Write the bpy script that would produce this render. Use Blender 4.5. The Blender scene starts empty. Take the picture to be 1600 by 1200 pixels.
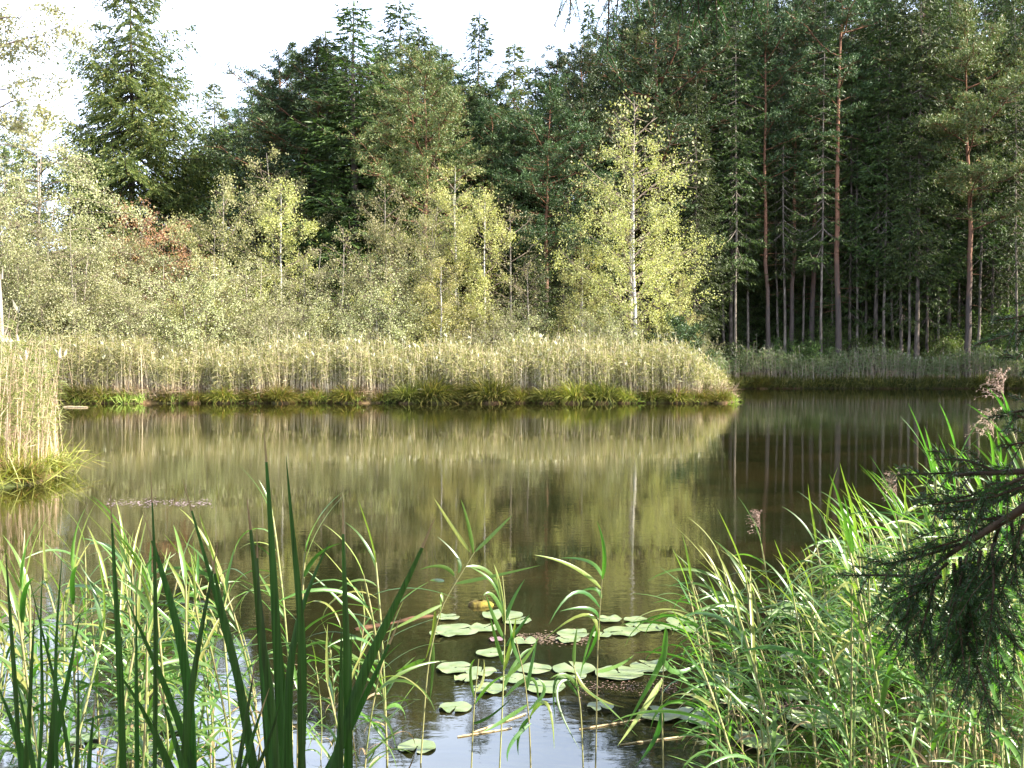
import bpy, math, random
import numpy as np
from mathutils import Vector, Matrix

R = math.radians
rng = np.random.default_rng(7)
random.seed(7)
scene = bpy.context.scene
C = scene.collection

# ------------------------------------------------------------------ camera
F_PX, CX, CY, HOR = 1640.0, 800.0, 600.0, 560.0      # focal length and horizon of a 1600 x 1200 picture
CAM_Z = 2.1
PITCH = math.atan((HOR - CY) / F_PX)
cam_d = bpy.data.cameras.new("camera")
cam_d.sensor_width = 36.0
cam_d.lens = 36.0 * F_PX / 1600.0
cam_d.clip_start = 0.05
cam_d.clip_end = 2000
cam = bpy.data.objects.new("camera", cam_d)
cam.location = (0, 0, CAM_Z)
cam.rotation_euler = (R(90) + PITCH, 0, 0)
C.objects.link(cam)
scene.camera = cam

# ------------------------------------------------------------------ sky, sun, exposure
SUN_AZ, SUN_EL = 107.0, 40.0      # azimuth clockwise from the view direction
w = bpy.data.worlds.new("World")
scene.world = w
w.use_nodes = True
nt = w.node_tree
nt.nodes.clear()
wo = nt.nodes.new("ShaderNodeOutputWorld")
bg = nt.nodes.new("ShaderNodeBackground")
sky = nt.nodes.new("ShaderNodeTexSky")
sky.sky_type = 'NISHITA'
sky.sun_disc = False
sky.sun_elevation = R(SUN_EL)
sky.sun_rotation = R(SUN_AZ)
sky.air_density = 1.0
sky.dust_density = 3.0
sky.ozone_density = 1.0
# thin white cloud veil drawn by direction, thicker in some parts of the sky
tc = nt.nodes.new("ShaderNodeTexCoord")
mp = nt.nodes.new("ShaderNodeMapping")
mp.inputs['Scale'].default_value = (1.2, 1.2, 3.0)
mp.inputs['Location'].default_value = (0.9, 0.2, 0.4)
cn = nt.nodes.new("ShaderNodeTexNoise")
cn.inputs['Scale'].default_value = 1.6
cn.inputs['Detail'].default_value = 5
cr = nt.nodes.new("ShaderNodeMapRange")
cr.inputs['From Min'].default_value = 0.30
cr.inputs['From Max'].default_value = 0.62
cr.inputs['To Min'].default_value = 0.15
cr.inputs['To Max'].default_value = 0.92
mx = nt.nodes.new("ShaderNodeMix")
mx.data_type = 'RGBA'
mx.inputs['B'].default_value = (8.2, 9.4, 12.2, 1)
nt.links.new(tc.outputs['Generated'], mp.inputs['Vector'])
nt.links.new(mp.outputs['Vector'], cn.inputs['Vector'])
nt.links.new(cn.outputs['Fac'], cr.inputs['Value'])
nt.links.new(cr.outputs['Result'], mx.inputs['Factor'])
nt.links.new(sky.outputs['Color'], mx.inputs['A'])
# the cloud veil is brightest low in the sky and thins overhead
sxyz = nt.nodes.new("ShaderNodeSeparateXYZ"); nt.links.new(tc.outputs['Generated'], sxyz.inputs[0])
zr = nt.nodes.new("ShaderNodeMapRange"); zr.inputs['From Min'].default_value = 0.30; zr.inputs['From Max'].default_value = 0.70
zr.inputs['To Min'].default_value = 2.1; zr.inputs['To Max'].default_value = 0.25
nt.links.new(sxyz.outputs['Z'], zr.inputs['Value'])
vm = nt.nodes.new("ShaderNodeVectorMath"); vm.operation = 'SCALE'
nt.links.new(mx.outputs['Result'], vm.inputs[0]); nt.links.new(zr.outputs[0], vm.inputs['Scale'])
nt.links.new(vm.outputs[0], bg.inputs['Color'])
bg.inputs['Strength'].default_value = 0.06
nt.links.new(bg.outputs['Background'], wo.inputs['Surface'])

sun_d = bpy.data.lights.new("sun", 'SUN')
sun_d.energy = 5.0
sun_d.angle = R(0.5)
sun_d.color = (1.0, 0.93, 0.80)
sun = bpy.data.objects.new("sun", sun_d)
C.objects.link(sun)
sdir = Vector((math.sin(R(SUN_AZ)) * math.cos(R(SUN_EL)), math.cos(R(SUN_AZ)) * math.cos(R(SUN_EL)), math.sin(R(SUN_EL))))
sun.rotation_euler = sdir.to_track_quat('Z', 'Y').to_euler()
sun.location = (30, -10, 40)

scene.view_settings.view_transform = 'Standard'
scene.view_settings.look = 'None'
scene.view_settings.gamma = 1
scene.view_settings.exposure = 2.0
scene.render.engine = 'CYCLES'
cy = scene.cycles
cy.use_denoising = True
cy.max_bounces = 6
cy.diffuse_bounces = 3
cy.glossy_bounces = 3
cy.transmission_bounces = 4
cy.transparent_max_bounces = 4

# ------------------------------------------------------------------ helpers
def P(px, py, d):
    """world point seen at photo pixel (px, py), at distance d along +Y"""
    x, z = (px - CX) / F_PX, (CY - py) / F_PX
    ca, sa = math.cos(PITCH), math.sin(PITCH)
    yy, zz = ca - z * sa, sa + z * ca
    return np.array((x / yy * d, d, CAM_Z + zz / yy * d))

def tag(o, label=None, cat=None, group=None, kind=None):
    if label: o["label"] = label
    if cat: o["category"] = cat
    if group: o["group"] = group
    if kind: o["kind"] = kind
    return o

def thing(name, label, cat, loc=(0, 0, 0), group=None, rz=0.0):
    o = bpy.data.objects.new(name, None)
    o.empty_display_size = 0.2
    C.objects.link(o)
    o.location = loc
    o.rotation_euler = (0, 0, rz)
    return tag(o, label, cat, group)

def build(name, V, Q, mats, parent=None, idx=None, smooth=False):
    V = np.asarray(V, dtype=np.float32).reshape(-1, 3)
    Q = np.asarray(Q, dtype=np.int32).reshape(-1, 4)
    me = bpy.data.meshes.new(name)
    me.vertices.add(len(V)); me.vertices.foreach_set("co", V.ravel())
    me.loops.add(len(Q) * 4); me.loops.foreach_set("vertex_index", Q.ravel())
    me.polygons.add(len(Q)); me.polygons.foreach_set("loop_start", np.arange(len(Q), dtype=np.int32) * 4)
    if not isinstance(mats, (list, tuple)): mats = [mats]
    for m in mats: me.materials.append(m)
    if idx is not None: me.polygons.foreach_set("material_index", np.asarray(idx, dtype=np.int32))
    if smooth: me.polygons.foreach_set("use_smooth", np.ones(len(Q), dtype=bool))
    me.update(calc_edges=True)
    me.validate()
    o = bpy.data.objects.new(name, me)
    C.objects.link(o)
    if parent is not None: o.parent = parent
    return o

def copy_thing(root, loc, rz=0.0, sc=(1, 1, 1), label=None, group=None, tilt=(0, 0)):
    r = root.copy(); C.objects.link(r)
    r.location = loc; r.rotation_euler = (tilt[0], tilt[1], rz); r.scale = sc
    if label: r["label"] = label
    if group: r["group"] = group
    for ch in root.children:
        c = ch.copy(); C.objects.link(c); c.parent = r
        for g in ch.children:
            d = g.copy(); C.objects.link(d); d.parent = c
    return r

class Acc:
    """collects quads"""
    def __init__(s): s.V = []; s.Q = []; s.I = []; s.n = 0
    def add(s, V, Q, i=0):
        V = np.asarray(V, float).reshape(-1, 3); Q = np.asarray(Q, int).reshape(-1, 4)
        s.V.append(V); s.Q.append(Q + s.n); s.I.append(np.full(len(Q), i)); s.n += len(V)
    def tube(s, pts, rad, sides=6, i=0):
        pts = np.asarray(pts, float); n = len(pts)
        rad = np.broadcast_to(np.asarray(rad, float), (n,))
        t = np.gradient(pts, axis=0); t /= np.linalg.norm(t, axis=1)[:, None] + 1e-9
        ref = np.array((1.0, 0, 0)) if abs(t[0][0]) < 0.8 else np.array((0, 1.0, 0))
        u = np.cross(t, ref); u /= np.linalg.norm(u, axis=1)[:, None] + 1e-9
        v = np.cross(t, u)
        a = np.arange(sides) / sides * 2 * math.pi
        ring = pts[:, None, :] + rad[:, None, None] * (np.cos(a)[None, :, None] * u[:, None, :] + np.sin(a)[None, :, None] * v[:, None, :])
        k = np.arange(n - 1)[:, None] * sides + np.arange(sides)[None, :]
        k2 = np.arange(n - 1)[:, None] * sides + (np.arange(sides)[None, :] + 1) % sides
        s.add(ring.reshape(-1, 3), np.stack([k, k2, k2 + sides, k + sides], -1).reshape(-1, 4), i)
    def leaves(s, c, d, side, L, W, i=0, fat=0.45):
        """one kite shaped quad per leaf"""
        L = np.broadcast_to(L, (len(c),))[:, None]; W = np.broadcast_to(W, (len(c),))[:, None]
        m = c + d * L * fat
        V = np.stack([c, m + side * W / 2, c + d * L, m - side * W / 2], 1)
        s.add(V.reshape(-1, 3), np.arange(len(c) * 4).reshape(-1, 4), i)
    def ribbon(s, pts, side, wid, fold=0.0, up=None, i=0):
        """a blade: centre line pts, half-width wid along side, folded along its middle"""
        pts = np.asarray(pts, float); n = len(pts)
        side = np.broadcast_to(side, (n, 3)); wid = np.asarray(wid)[:, None]
        if fold and up is not None:
            off = np.broadcast_to(up, (n, 3)) * wid * fold
            V = np.stack([pts - side * wid + off, pts, pts + side * wid + off], 1)
            k = np.arange(n - 1)[:, None] * 3 + np.arange(2)[None, :]
            s.add(V.reshape(-1, 3), np.stack([k, k + 1, k + 4, k + 3], -1).reshape(-1, 4), i)
        else:
            V = np.stack([pts - side * wid, pts + side * wid], 1)
            k = np.arange(n - 1) * 2
            s.add(V.reshape(-1, 3), np.stack([k, k + 1, k + 3, k + 2], -1), i)
    def obj(s, name, mats, parent=None, smooth=False):
        return build(name, np.concatenate(s.V), np.concatenate(s.Q), mats, parent, np.concatenate(s.I), smooth)

def rdir(n, g=rng):
    v = g.normal(size=(n, 3)); return v / (np.linalg.norm(v, axis=1)[:, None] + 1e-9)
def norm(v): return v / (np.linalg.norm(v, axis=-1, keepdims=True) + 1e-9)

# ------------------------------------------------------------------ materials
def mat(name):
    m = bpy.data.materials.new(name); m.use_nodes = True
    t = m.node_tree; t.nodes.clear()
    return m, t

ALB = 1.0
def leaf_mat(name, c1, c2, c3=None, trans=0.3, rough=0.5, tcol=None, spec=0.4, objvar=0.25, streak=0.0):
    """leaf colour varies from leaf to leaf and a little from plant to plant"""
    m, t = mat(name); N, K = t.nodes.new, t.links.new
    c1 = tuple(v * ALB for v in c1); c2 = tuple(v * ALB for v in c2); c3 = tuple(v * ALB for v in c3) if c3 else None
    geo = N("ShaderNodeNewGeometry"); ramp = N("ShaderNodeValToRGB")
    e = ramp.color_ramp.elements
    e[0].color = (*c1, 1); e[1].color = (*c2, 1)
    if c3: 
        e[1].position = 0.85
        x = e.new(0.97); x.color = (*c3, 1)
    K(geo.outputs['Random Per Island'], ramp.inputs['Fac'])
    oi = N("ShaderNodeObjectInfo"); hs = N("ShaderNodeHueSaturation")
    mr = N("ShaderNodeMapRange"); mr.inputs['To Min'].default_value = 1 - objvar; mr.inputs['To Max'].default_value = 1 + objvar
    mh = N("ShaderNodeMapRange"); mh.inputs['To Min'].default_value = 0.5 - 0.018; mh.inputs['To Max'].default_value = 0.5 + 0.018
    K(oi.outputs['Random'], mr.inputs['Value']); K(oi.outputs['Random'], mh.inputs['Value'])
    K(mr.outputs['Result'], hs.inputs['Value']); K(mh.outputs['Result'], hs.inputs['Hue'])
    K(ramp.outputs['Color'], hs.inputs['Color'])
    if streak:
        tcs = N("ShaderNodeTexCoord"); ms = N("ShaderNodeMapping"); ms.inputs['Scale'].default_value = (260, 260, 5)
        ns = N("ShaderNodeTexNoise"); ns.inputs['Scale'].default_value = 1.0; ns.inputs['Detail'].default_value = 4
        K(tcs.outputs['Object'], ms.inputs[0]); K(ms.outputs[0], ns.inputs['Vector'])
        mv = N("ShaderNodeMapRange"); mv.inputs['From Min'].default_value = 0.3; mv.inputs['From Max'].default_value = 0.7
        mv.inputs['To Min'].default_value = 1 - streak; mv.inputs['To Max'].default_value = 1 + streak
        mm = N("ShaderNodeMath"); mm.operation = 'MULTIPLY'
        K(ns.outputs['Fac'], mv.inputs['Value']); K(mv.outputs[0], mm.inputs[0]); K(mr.outputs[0], mm.inputs[1]); K(mm.outputs[0], hs.inputs['Value'])
    p = N("ShaderNodeBsdfPrincipled"); tr = N("ShaderNodeBsdfTranslucent"); mix = N("ShaderNodeMixShader")
    p.inputs['Roughness'].default_value = rough
    p.inputs['Specular IOR Level'].default_value = spec
    K(hs.outputs['Color'], p.inputs['Base Color'])
    tm = N("ShaderNodeMix"); tm.data_type = 'RGBA'; tm.blend_type = 'MULTIPLY'; tm.inputs['Factor'].default_value = 1
    tm.inputs['B'].default_value = (*(tcol or (1.3, 1.5, 0.6)), 1)
    K(hs.outputs['Color'], tm.inputs['A']); K(tm.outputs['Result'], tr.inputs['Color'])
    mix.inputs['Fac'].default_value = trans
    K(p.outputs[0], mix.inputs[1]); K(tr.outputs[0], mix.inputs[2])
    o = N("ShaderNodeOutputMaterial"); K(mix.outputs[0], o.inputs['Surface'])
    return m

def noise_mat(name, c1, c2, scale=3.0, rough=0.85, bump=0.3, stretch=(1, 1, 1), detail=6, c3=None, lo=0.35, hi=0.65):
    m, t = mat(name); N, K = t.nodes.new, t.links.new
    tcn = N("ShaderNodeTexCoord"); mpn = N("ShaderNodeMapping"); mpn.inputs['Scale'].default_value = stretch
    n1 = N("ShaderNodeTexNoise"); n1.inputs['Scale'].default_value = scale; n1.inputs['Detail'].default_value = detail
    r = N("ShaderNodeValToRGB"); e = r.color_ramp.elements
    e[0].position = lo; e[1].position = hi; e[0].color = (*c1, 1); e[1].color = (*c2, 1)
    if c3: x = e.new((lo + hi) / 2); x.color = (*c3, 1)
    p = N("ShaderNodeBsdfPrincipled"); p.inputs['Roughness'].default_value = rough
    p.inputs['Specular IOR Level'].default_value = 0.25
    b = N("ShaderNodeBump"); b.inputs['Strength'].default_value = bump; b.inputs['Distance'].default_value = 0.05
    o = N("ShaderNodeOutputMaterial")
    K(tcn.outputs['Object'], mpn.inputs['Vector']); K(mpn.outputs['Vector'], n1.inputs['Vector'])
    K(n1.outputs['Fac'], r.inputs['Fac']); K(r.outputs['Color'], p.inputs['Base Color'])
    K(n1.outputs['Fac'], b.inputs['Height']); K(b.outputs['Normal'], p.inputs['Normal'])
    K(p.outputs[0], o.inputs['Surface'])
    return m

def pine_bark_mat():
    """grey plates low on the trunk, thin orange bark higher up, as Scots pines have"""
    m, t = mat("pine_bark"); N, K = t.nodes.new, t.links.new
    tcn = N("ShaderNodeTexCoord"); sx = N("ShaderNodeSeparateXYZ"); K(tcn.outputs['Object'], sx.inputs[0])
    n1 = N("ShaderNodeTexNoise"); n1.inputs['Scale'].default_value = 4; n1.inputs['Detail'].default_value = 6
    mpn = N("ShaderNodeMapping"); mpn.inputs['Scale'].default_value = (1, 1, 0.35)
    K(tcn.outputs['Object'], mpn.inputs[0]); K(mpn.outputs[0], n1.inputs['Vector'])
    ad = N("ShaderNodeMath"); ad.operation = 'MULTIPLY_ADD'; ad.inputs[1].default_value = 6.0
    K(n1.outputs['Fac'], ad.inputs[0]); K(sx.outputs['Z'], ad.inputs[2])
    mr = N("ShaderNodeMapRange"); mr.inputs['From Min'].default_value = 8; mr.inputs['From Max'].default_value = 14
    K(ad.outputs[0], mr.inputs['Value'])
    lo = N("ShaderNodeMix"); lo.data_type = 'RGBA'
    lo.inputs['A'].default_value = (0.035, 0.028, 0.024, 1); lo.inputs['B'].default_value = (0.13, 0.10, 0.085, 1)
    hi = N("ShaderNodeMix"); hi.data_type = 'RGBA'
    hi.inputs['A'].default_value = (0.13, 0.052, 0.026, 1); hi.inputs['B'].default_value = (0.27, 0.14, 0.08, 1)
    K(n1.outputs['Fac'], lo.inputs['Factor']); K(n1.outputs['Fac'], hi.inputs['Factor'])
    mi = N("ShaderNodeMix"); mi.data_type = 'RGBA'
    K(mr.outputs[0], mi.inputs['Factor']); K(lo.outputs['Result'], mi.inputs['A']); K(hi.outputs['Result'], mi.inputs['B'])
    p = N("ShaderNodeBsdfPrincipled"); p.inputs['Roughness'].default_value = 0.85
    b = N("ShaderNodeBump"); b.inputs['Distance'].default_value = 0.06; b.inputs['Strength'].default_value = 0.6
    K(n1.outputs['Fac'], b.inputs['Height']); K(b.outputs[0], p.inputs['Normal'])
    K(mi.outputs['Result'], p.inputs['Base Color'])
    o = N("ShaderNodeOutputMaterial"); K(p.outputs[0], o.inputs['Surface'])
    return m

def birch_bark_mat():
    m, t = mat("birch_bark"); N, K = t.nodes.new, t.links.new
    tcn = N("ShaderNodeTexCoord"); mpn = N("ShaderNodeMapping"); mpn.inputs['Scale'].default_value = (2.0, 2.0, 7.0)
    n1 = N("ShaderNodeTexNoise"); n1.inputs['Scale'].default_value = 1.3; n1.inputs['Detail'].default_value = 5
    r = N("ShaderNodeValToRGB"); e = r.color_ramp.elements
    e[0].position = 0.36; e[0].color = (0.03, 0.028, 0.025, 1); e[1].position = 0.46; e[1].color = (0.50, 0.47, 0.42, 1)
    K(tcn.outputs['Object'], mpn.inputs[0]); K(mpn.outputs[0], n1.inputs['Vector']); K(n1.outputs['Fac'], r.inputs['Fac'])
    p = N("ShaderNodeBsdfPrincipled"); p.inputs['Roughness'].default_value = 0.7
    K(r.outputs['Color'], p.inputs['Base Color'])
    o = N("ShaderNodeOutputMaterial"); K(p.outputs[0], o.inputs['Surface'])
    return m

M = {}
M['spruce'] = leaf_mat("spruce_needles", (0.014, 0.032, 0.009), (0.085, 0.125, 0.026), trans=0.15, rough=0.55)
M['spruce_mid'] = leaf_mat('olive_spruce_needles', (0.030, 0.052, 0.014), (0.13, 0.155, 0.034), (0.17, 0.15, 0.04), trans=0.2, rough=0.55)
M['spruce_light'] = leaf_mat("light_spruce_needles", (0.06, 0.10, 0.03), (0.16, 0.20, 0.05), (0.20, 0.15, 0.05), trans=0.2, rough=0.55)
M['pine'] = leaf_mat("pine_needles", (0.018, 0.038, 0.015), (0.072, 0.115, 0.036), trans=0.12, rough=0.5)
M['pine_light'] = leaf_mat("light_pine_needles", (0.06, 0.10, 0.035), (0.16, 0.20, 0.06), (0.22, 0.15, 0.06), trans=0.15, rough=0.5)
M['birch'] = leaf_mat("birch_leaves", (0.24, 0.25, 0.09), (0.45, 0.43, 0.18), (0.52, 0.45, 0.17), trans=0.35, tcol=(1.2, 1.3, 0.6), objvar=0.15)
M['willow'] = leaf_mat("willow_leaves", (0.21, 0.22, 0.105), (0.38, 0.37, 0.21), (0.52, 0.48, 0.32), trans=0.3)
M['alder'] = leaf_mat("alder_leaves", (0.16, 0.17, 0.075), (0.31, 0.29, 0.145), (0.42, 0.36, 0.19), trans=0.3)
M['greenleaf'] = leaf_mat("green_leaves", (0.05, 0.10, 0.025), (0.17, 0.24, 0.06), (0.3, 0.3, 0.09), trans=0.3)
M['redleaf'] = leaf_mat("red_autumn_leaves", (0.27, 0.13, 0.075), (0.42, 0.25, 0.14), (0.32, 0.30, 0.14), trans=0.3, tcol=(1.2, 1.0, .6), objvar=0.02)
M['shade_leaf'] = leaf_mat("understory_leaves", (0.05, 0.10, 0.025), (0.17, 0.23, 0.06), trans=0.35)
M['birchbark'] = birch_bark_mat()
M['pinebark'] = pine_bark_mat()
M['pinelimb'] = noise_mat('pine_limb_bark', (0.07, 0.035, 0.02), (0.20, 0.10, 0.055), scale=6)
M['limb'] = noise_mat('twig_bark', (0.06, 0.045, 0.035), (0.22, 0.17, 0.13), scale=5)
M['palebark'] = noise_mat('pale_bark', (0.06, 0.05, 0.04), (0.26, 0.22, 0.18), scale=4, stretch=(1.5, 1.5, 0.5))
M['greybark'] = noise_mat("grey_bark", (0.12, 0.10, 0.08), (0.36, 0.32, 0.27), scale=3, stretch=(1.5, 1.5, 0.5))
M['darkbark'] = noise_mat("spruce_bark", (0.035, 0.028, 0.023), (0.16, 0.13, 0.105), scale=4, stretch=(1.5, 1.5, 0.5))
M['reed_green'] = leaf_mat("far_reed_leaves", (0.17, 0.17, 0.07), (0.35, 0.31, 0.15), (0.45, 0.34, 0.21), trans=0.3, objvar=0.0)
M['reed_tan'] = leaf_mat("far_reed_stalks", (0.42, 0.31, 0.20), (0.66, 0.54, 0.38), (0.28, 0.20, 0.14), trans=0.1, objvar=0.0, tcol=(1, 1, .8))
M['reed_plume'] = leaf_mat("far_reed_plumes", (0.34, 0.32, 0.22), (0.50, 0.48, 0.34), trans=0.2, objvar=0.0, tcol=(1, 1, .8))
M['sedge'] = leaf_mat("sedge_blades", (0.07, 0.085, 0.015), (0.26, 0.25, 0.055), (0.34, 0.20, 0.08), trans=0.3, objvar=0.3)
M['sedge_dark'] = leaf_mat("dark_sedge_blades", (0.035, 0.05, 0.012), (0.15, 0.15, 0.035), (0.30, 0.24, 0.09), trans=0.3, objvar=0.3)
M['lush'] = leaf_mat("bright_bank_grass", (0.16, 0.24, 0.04), (0.34, 0.40, 0.10), (0.45, 0.42, 0.18), trans=0.35, objvar=0.0)
M['rl'] = leaf_mat("reed_leaves", (0.042, 0.100, 0.022), (0.13, 0.22, 0.055), (0.24, 0.25, 0.075), trans=0.33, rough=0.36, tcol=(1.3, 2.0, 0.45), spec=0.65, objvar=0.15, streak=0.2)
M['rstem'] = leaf_mat("reed_stems", (0.16, 0.20, 0.06), (0.34, 0.30, 0.14), trans=0.05, rough=0.5, objvar=0.2)
M['rdry'] = leaf_mat("dry_reed_leaves", (0.26, 0.18, 0.10), (0.40, 0.31, 0.18), trans=0.25, tcol=(1.1, 1, .7))
M['plume'] = leaf_mat("reed_plumes", (0.30, 0.19, 0.15), (0.48, 0.38, 0.30), trans=0.3, tcol=(1, .9, .8))
M['blade'] = leaf_mat("bulrush_blades", (0.022, 0.052, 0.018), (0.048, 0.098, 0.027), trans=0.30, rough=0.38, tcol=(1.1, 1.9, 0.4), spec=0.5, objvar=0.2, streak=0.45)
M['needle'] = leaf_mat("near_spruce_needles", (0.018, 0.050, 0.014), (0.060, 0.120, 0.030), trans=0.18, rough=0.4)
M['twig'] = noise_mat("spruce_twig", (0.05, 0.033, 0.02), (0.12, 0.08, 0.05), scale=30, bump=0.1)
M['stone'] = noise_mat("mossy_stone", (0.07, 0.05, 0.015), (0.24, 0.19, 0.03), scale=14, c3=(0.15, 0.12, 0.03), bump=0.5)
M['wood'] = noise_mat("wet_log", (0.035, 0.018, 0.010), (0.11, 0.055, 0.03), scale=9, stretch=(0.3, 3, 3))
M['drystick'] = noise_mat("dry_reed_stalk", (0.34, 0.25, 0.14), (0.55, 0.44, 0.28), scale=20)

# ------------------------------------------------------------------ ground and water
POND = np.array([(-16, 1.2), (-6, 2.2), (-2, 2.75), (2, 3.0), (5, 3.6), (9, 8), (15, 19), (23, 36), (33, 58), (40, 73.4),
                 (30, 72.6), (22, 73), (16, 72.8), (12.6, 70), (12.0, 60), (10.9, 50.6), (9.9, 49.3), (5, 49.1), (0, 49.4), (-5, 49.2),
                 (-10, 49.5), (-15, 49.2), (-21.5, 48.4), (-24, 44), (-20, 32), (-12, 23), (-8.25, 19.8), (-7.95, 17.4),
                 (-8.9, 15.8), (-12, 12), (-18, 6)], float)

def pond_sd(X, Y):
    """signed distance to the shore, positive on land"""
    X = np.asarray(X, float); Y = np.asarray(Y, float)
    d = np.full(X.shape, 1e9); ins = np.zeros(X.shape, bool)
    n = len(POND)
    for i in range(n):
        a, b = POND[i], POND[(i + 1) % n]
        e = b - a
        t = np.clip(((X - a[0]) * e[0] + (Y - a[1]) * e[1]) / (e @ e), 0, 1)
        d = np.minimum(d, np.hypot(X - a[0] - t * e[0], Y - a[1] - t * e[1]))
        c = ((a[1] > Y) != (b[1] > Y)) & (X < (b[0] - a[0]) * (Y - a[1]) / (b[1] - a[1] + 1e-12) + a[0])
        ins ^= c
    return np.where(ins, -d, d) - (0.22 * np.sin(X * 1.25 + 1) + 0.16 * np.sin(X * 2.9) + 0.1 * np.sin(X * 6.1 + 2)) * (Y > 45) * (X < 12)

def ground_z(X, Y):
    s = pond_sd(X, Y)
    land = 0.35 * (1 - np.exp(-np.maximum(s, 0) / 0.8)) + 0.004 * np.maximum(s, 0)
    right = 1 / (1 + np.exp(-(X - 6) / 4.0))
    land = land + right * np.clip((Y - 74) * 0.16, 0, 6) * (s > 0) + np.clip((Y - 95) * 0.16, 0, 30)
    land = land + 0.12 * np.sin(X * 0.9 + Y * 0.5) * np.sin(Y * 0.7 - X * 0.3) * np.clip(s / 6, 0, 1)
    near = np.exp(-((Y - 0) / 2.2) ** 2) * 0.2 * (s > 0)
    return np.where(s > 0, land + near, np.maximum(-1.3, 0.32 * s) - 0.03)

nx, ny = 300, 300
gx = np.concatenate([np.linspace(-400, -60, 20)[:-1], np.linspace(-60, 70, 260), np.linspace(70, 400, 22)[1:]])
gy = np.concatenate([np.linspace(-200, -10, 12)[:-1], np.linspace(-10, 22, 100)[:-1], np.linspace(22, 100, 150), np.linspace(100, 600, 30)[1:]])
GX, GY = np.meshgrid(gx, gy)
GZ = ground_z(GX, GY)
n1, n2 = len(gy), len(gx)
ii = (np.arange(n1 - 1)[:, None] * n2 + np.arange(n2 - 1)[None, :])
Q = np.stack([ii, ii + 1, ii + n2 + 1, ii + n2], -1).reshape(-1, 4)
M['ground'] = noise_mat("forest_floor", (0.05, 0.065, 0.018), (0.20, 0.115, 0.06), scale=0.45, c3=(0.12, 0.085, 0.045), detail=8, bump=0.6)
g = build("ground", np.stack([GX, GY, GZ], -1), Q, M['ground'], smooth=True)
tag(g, kind="structure")

def water_mat():
    m, t = mat("pond_water"); N, K = t.nodes.new, t.links.new
    tcn = N("ShaderNodeTexCoord")
    def noise(scale, st, det=3):
        mpn = N("ShaderNodeMapping"); mpn.inputs['Scale'].default_value = st
        n_ = N("ShaderNodeTexNoise"); n_.inputs['Scale'].default_value = scale; n_.inputs['Detail'].default_value = det
        K(tcn.outputs['Object'], mpn.inputs[0]); K(mpn.outputs[0], n_.inputs['Vector'])
        return n_
    fine = noise(5.0, (1, 1.8, 1)); big = noise(0.9, (0.6, 1.6, 1)); patch = noise(0.12, (0.6, 1.6, 1))
    # ripples: broad faint swell everywhere, finer ripples where the breeze touches the water
    b1 = N("ShaderNodeBump"); b1.inputs['Strength'].default_value = 1; b1.inputs['Distance'].default_value = 0.0012
    b2 = N("ShaderNodeBump"); b2.inputs['Distance'].default_value = 0.0022
    pr = N("ShaderNodeMapRange"); pr.inputs['From Min'].default_value = 0.42; pr.inputs['From Max'].default_value = 0.62
    pr.inputs['To Min'].default_value = 0.10; pr.inputs['To Max'].default_value = 0.8
    K(patch.outputs['Fac'], pr.inputs['Value']); K(pr.outputs[0], b2.inputs['Strength'])
    K(big.outputs['Fac'], b1.inputs['Height']); K(fine.outputs['Fac'], b2.inputs['Height']); K(b1.outputs[0], b2.inputs['Normal'])
    mud = noise(0.55, (1, 1.4, 1), 6)
    r = N("ShaderNodeValToRGB"); e = r.color_ramp.elements
    e[0].position = 0.42; e[0].color = (0.010, 0.011, 0.004, 1); e[1].position = 0.62; e[1].color = (0.019, 0.016, 0.006, 1)
    K(mud.outputs['Fac'], r.inputs['Fac'])
    d = N("ShaderNodeBsdfDiffuse"); K(r.outputs['Color'], d.inputs['Color'])
    gl = N("ShaderNodeBsdfGlossy"); gl.inputs['Roughness'].default_value = 0.028
    gl.inputs['Color'].default_value = (0.98, 0.97, 0.92, 1)
    K(b2.outputs[0], gl.inputs['Normal'])
    fr = N("ShaderNodeFresnel"); fr.inputs['IOR'].default_value = 2.15; K(b2.outputs[0], fr.inputs['Normal'])
    mix = N("ShaderNodeMixShader"); K(fr.outputs[0], mix.inputs[0]); K(d.outputs[0], mix.inputs[1]); K(gl.outputs[0], mix.inputs[2])
    o = N("ShaderNodeOutputMaterial"); K(mix.outputs[0], o.inputs['Surface'])
    return m
M['water'] = water_mat()
wv = build("water", [(-60, -5, 0), (60, -5, 0), (60, 90, 0), (-60, 90, 0)], [(0, 1, 2, 3)], M['water'])
tag(wv, kind="structure")

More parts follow.
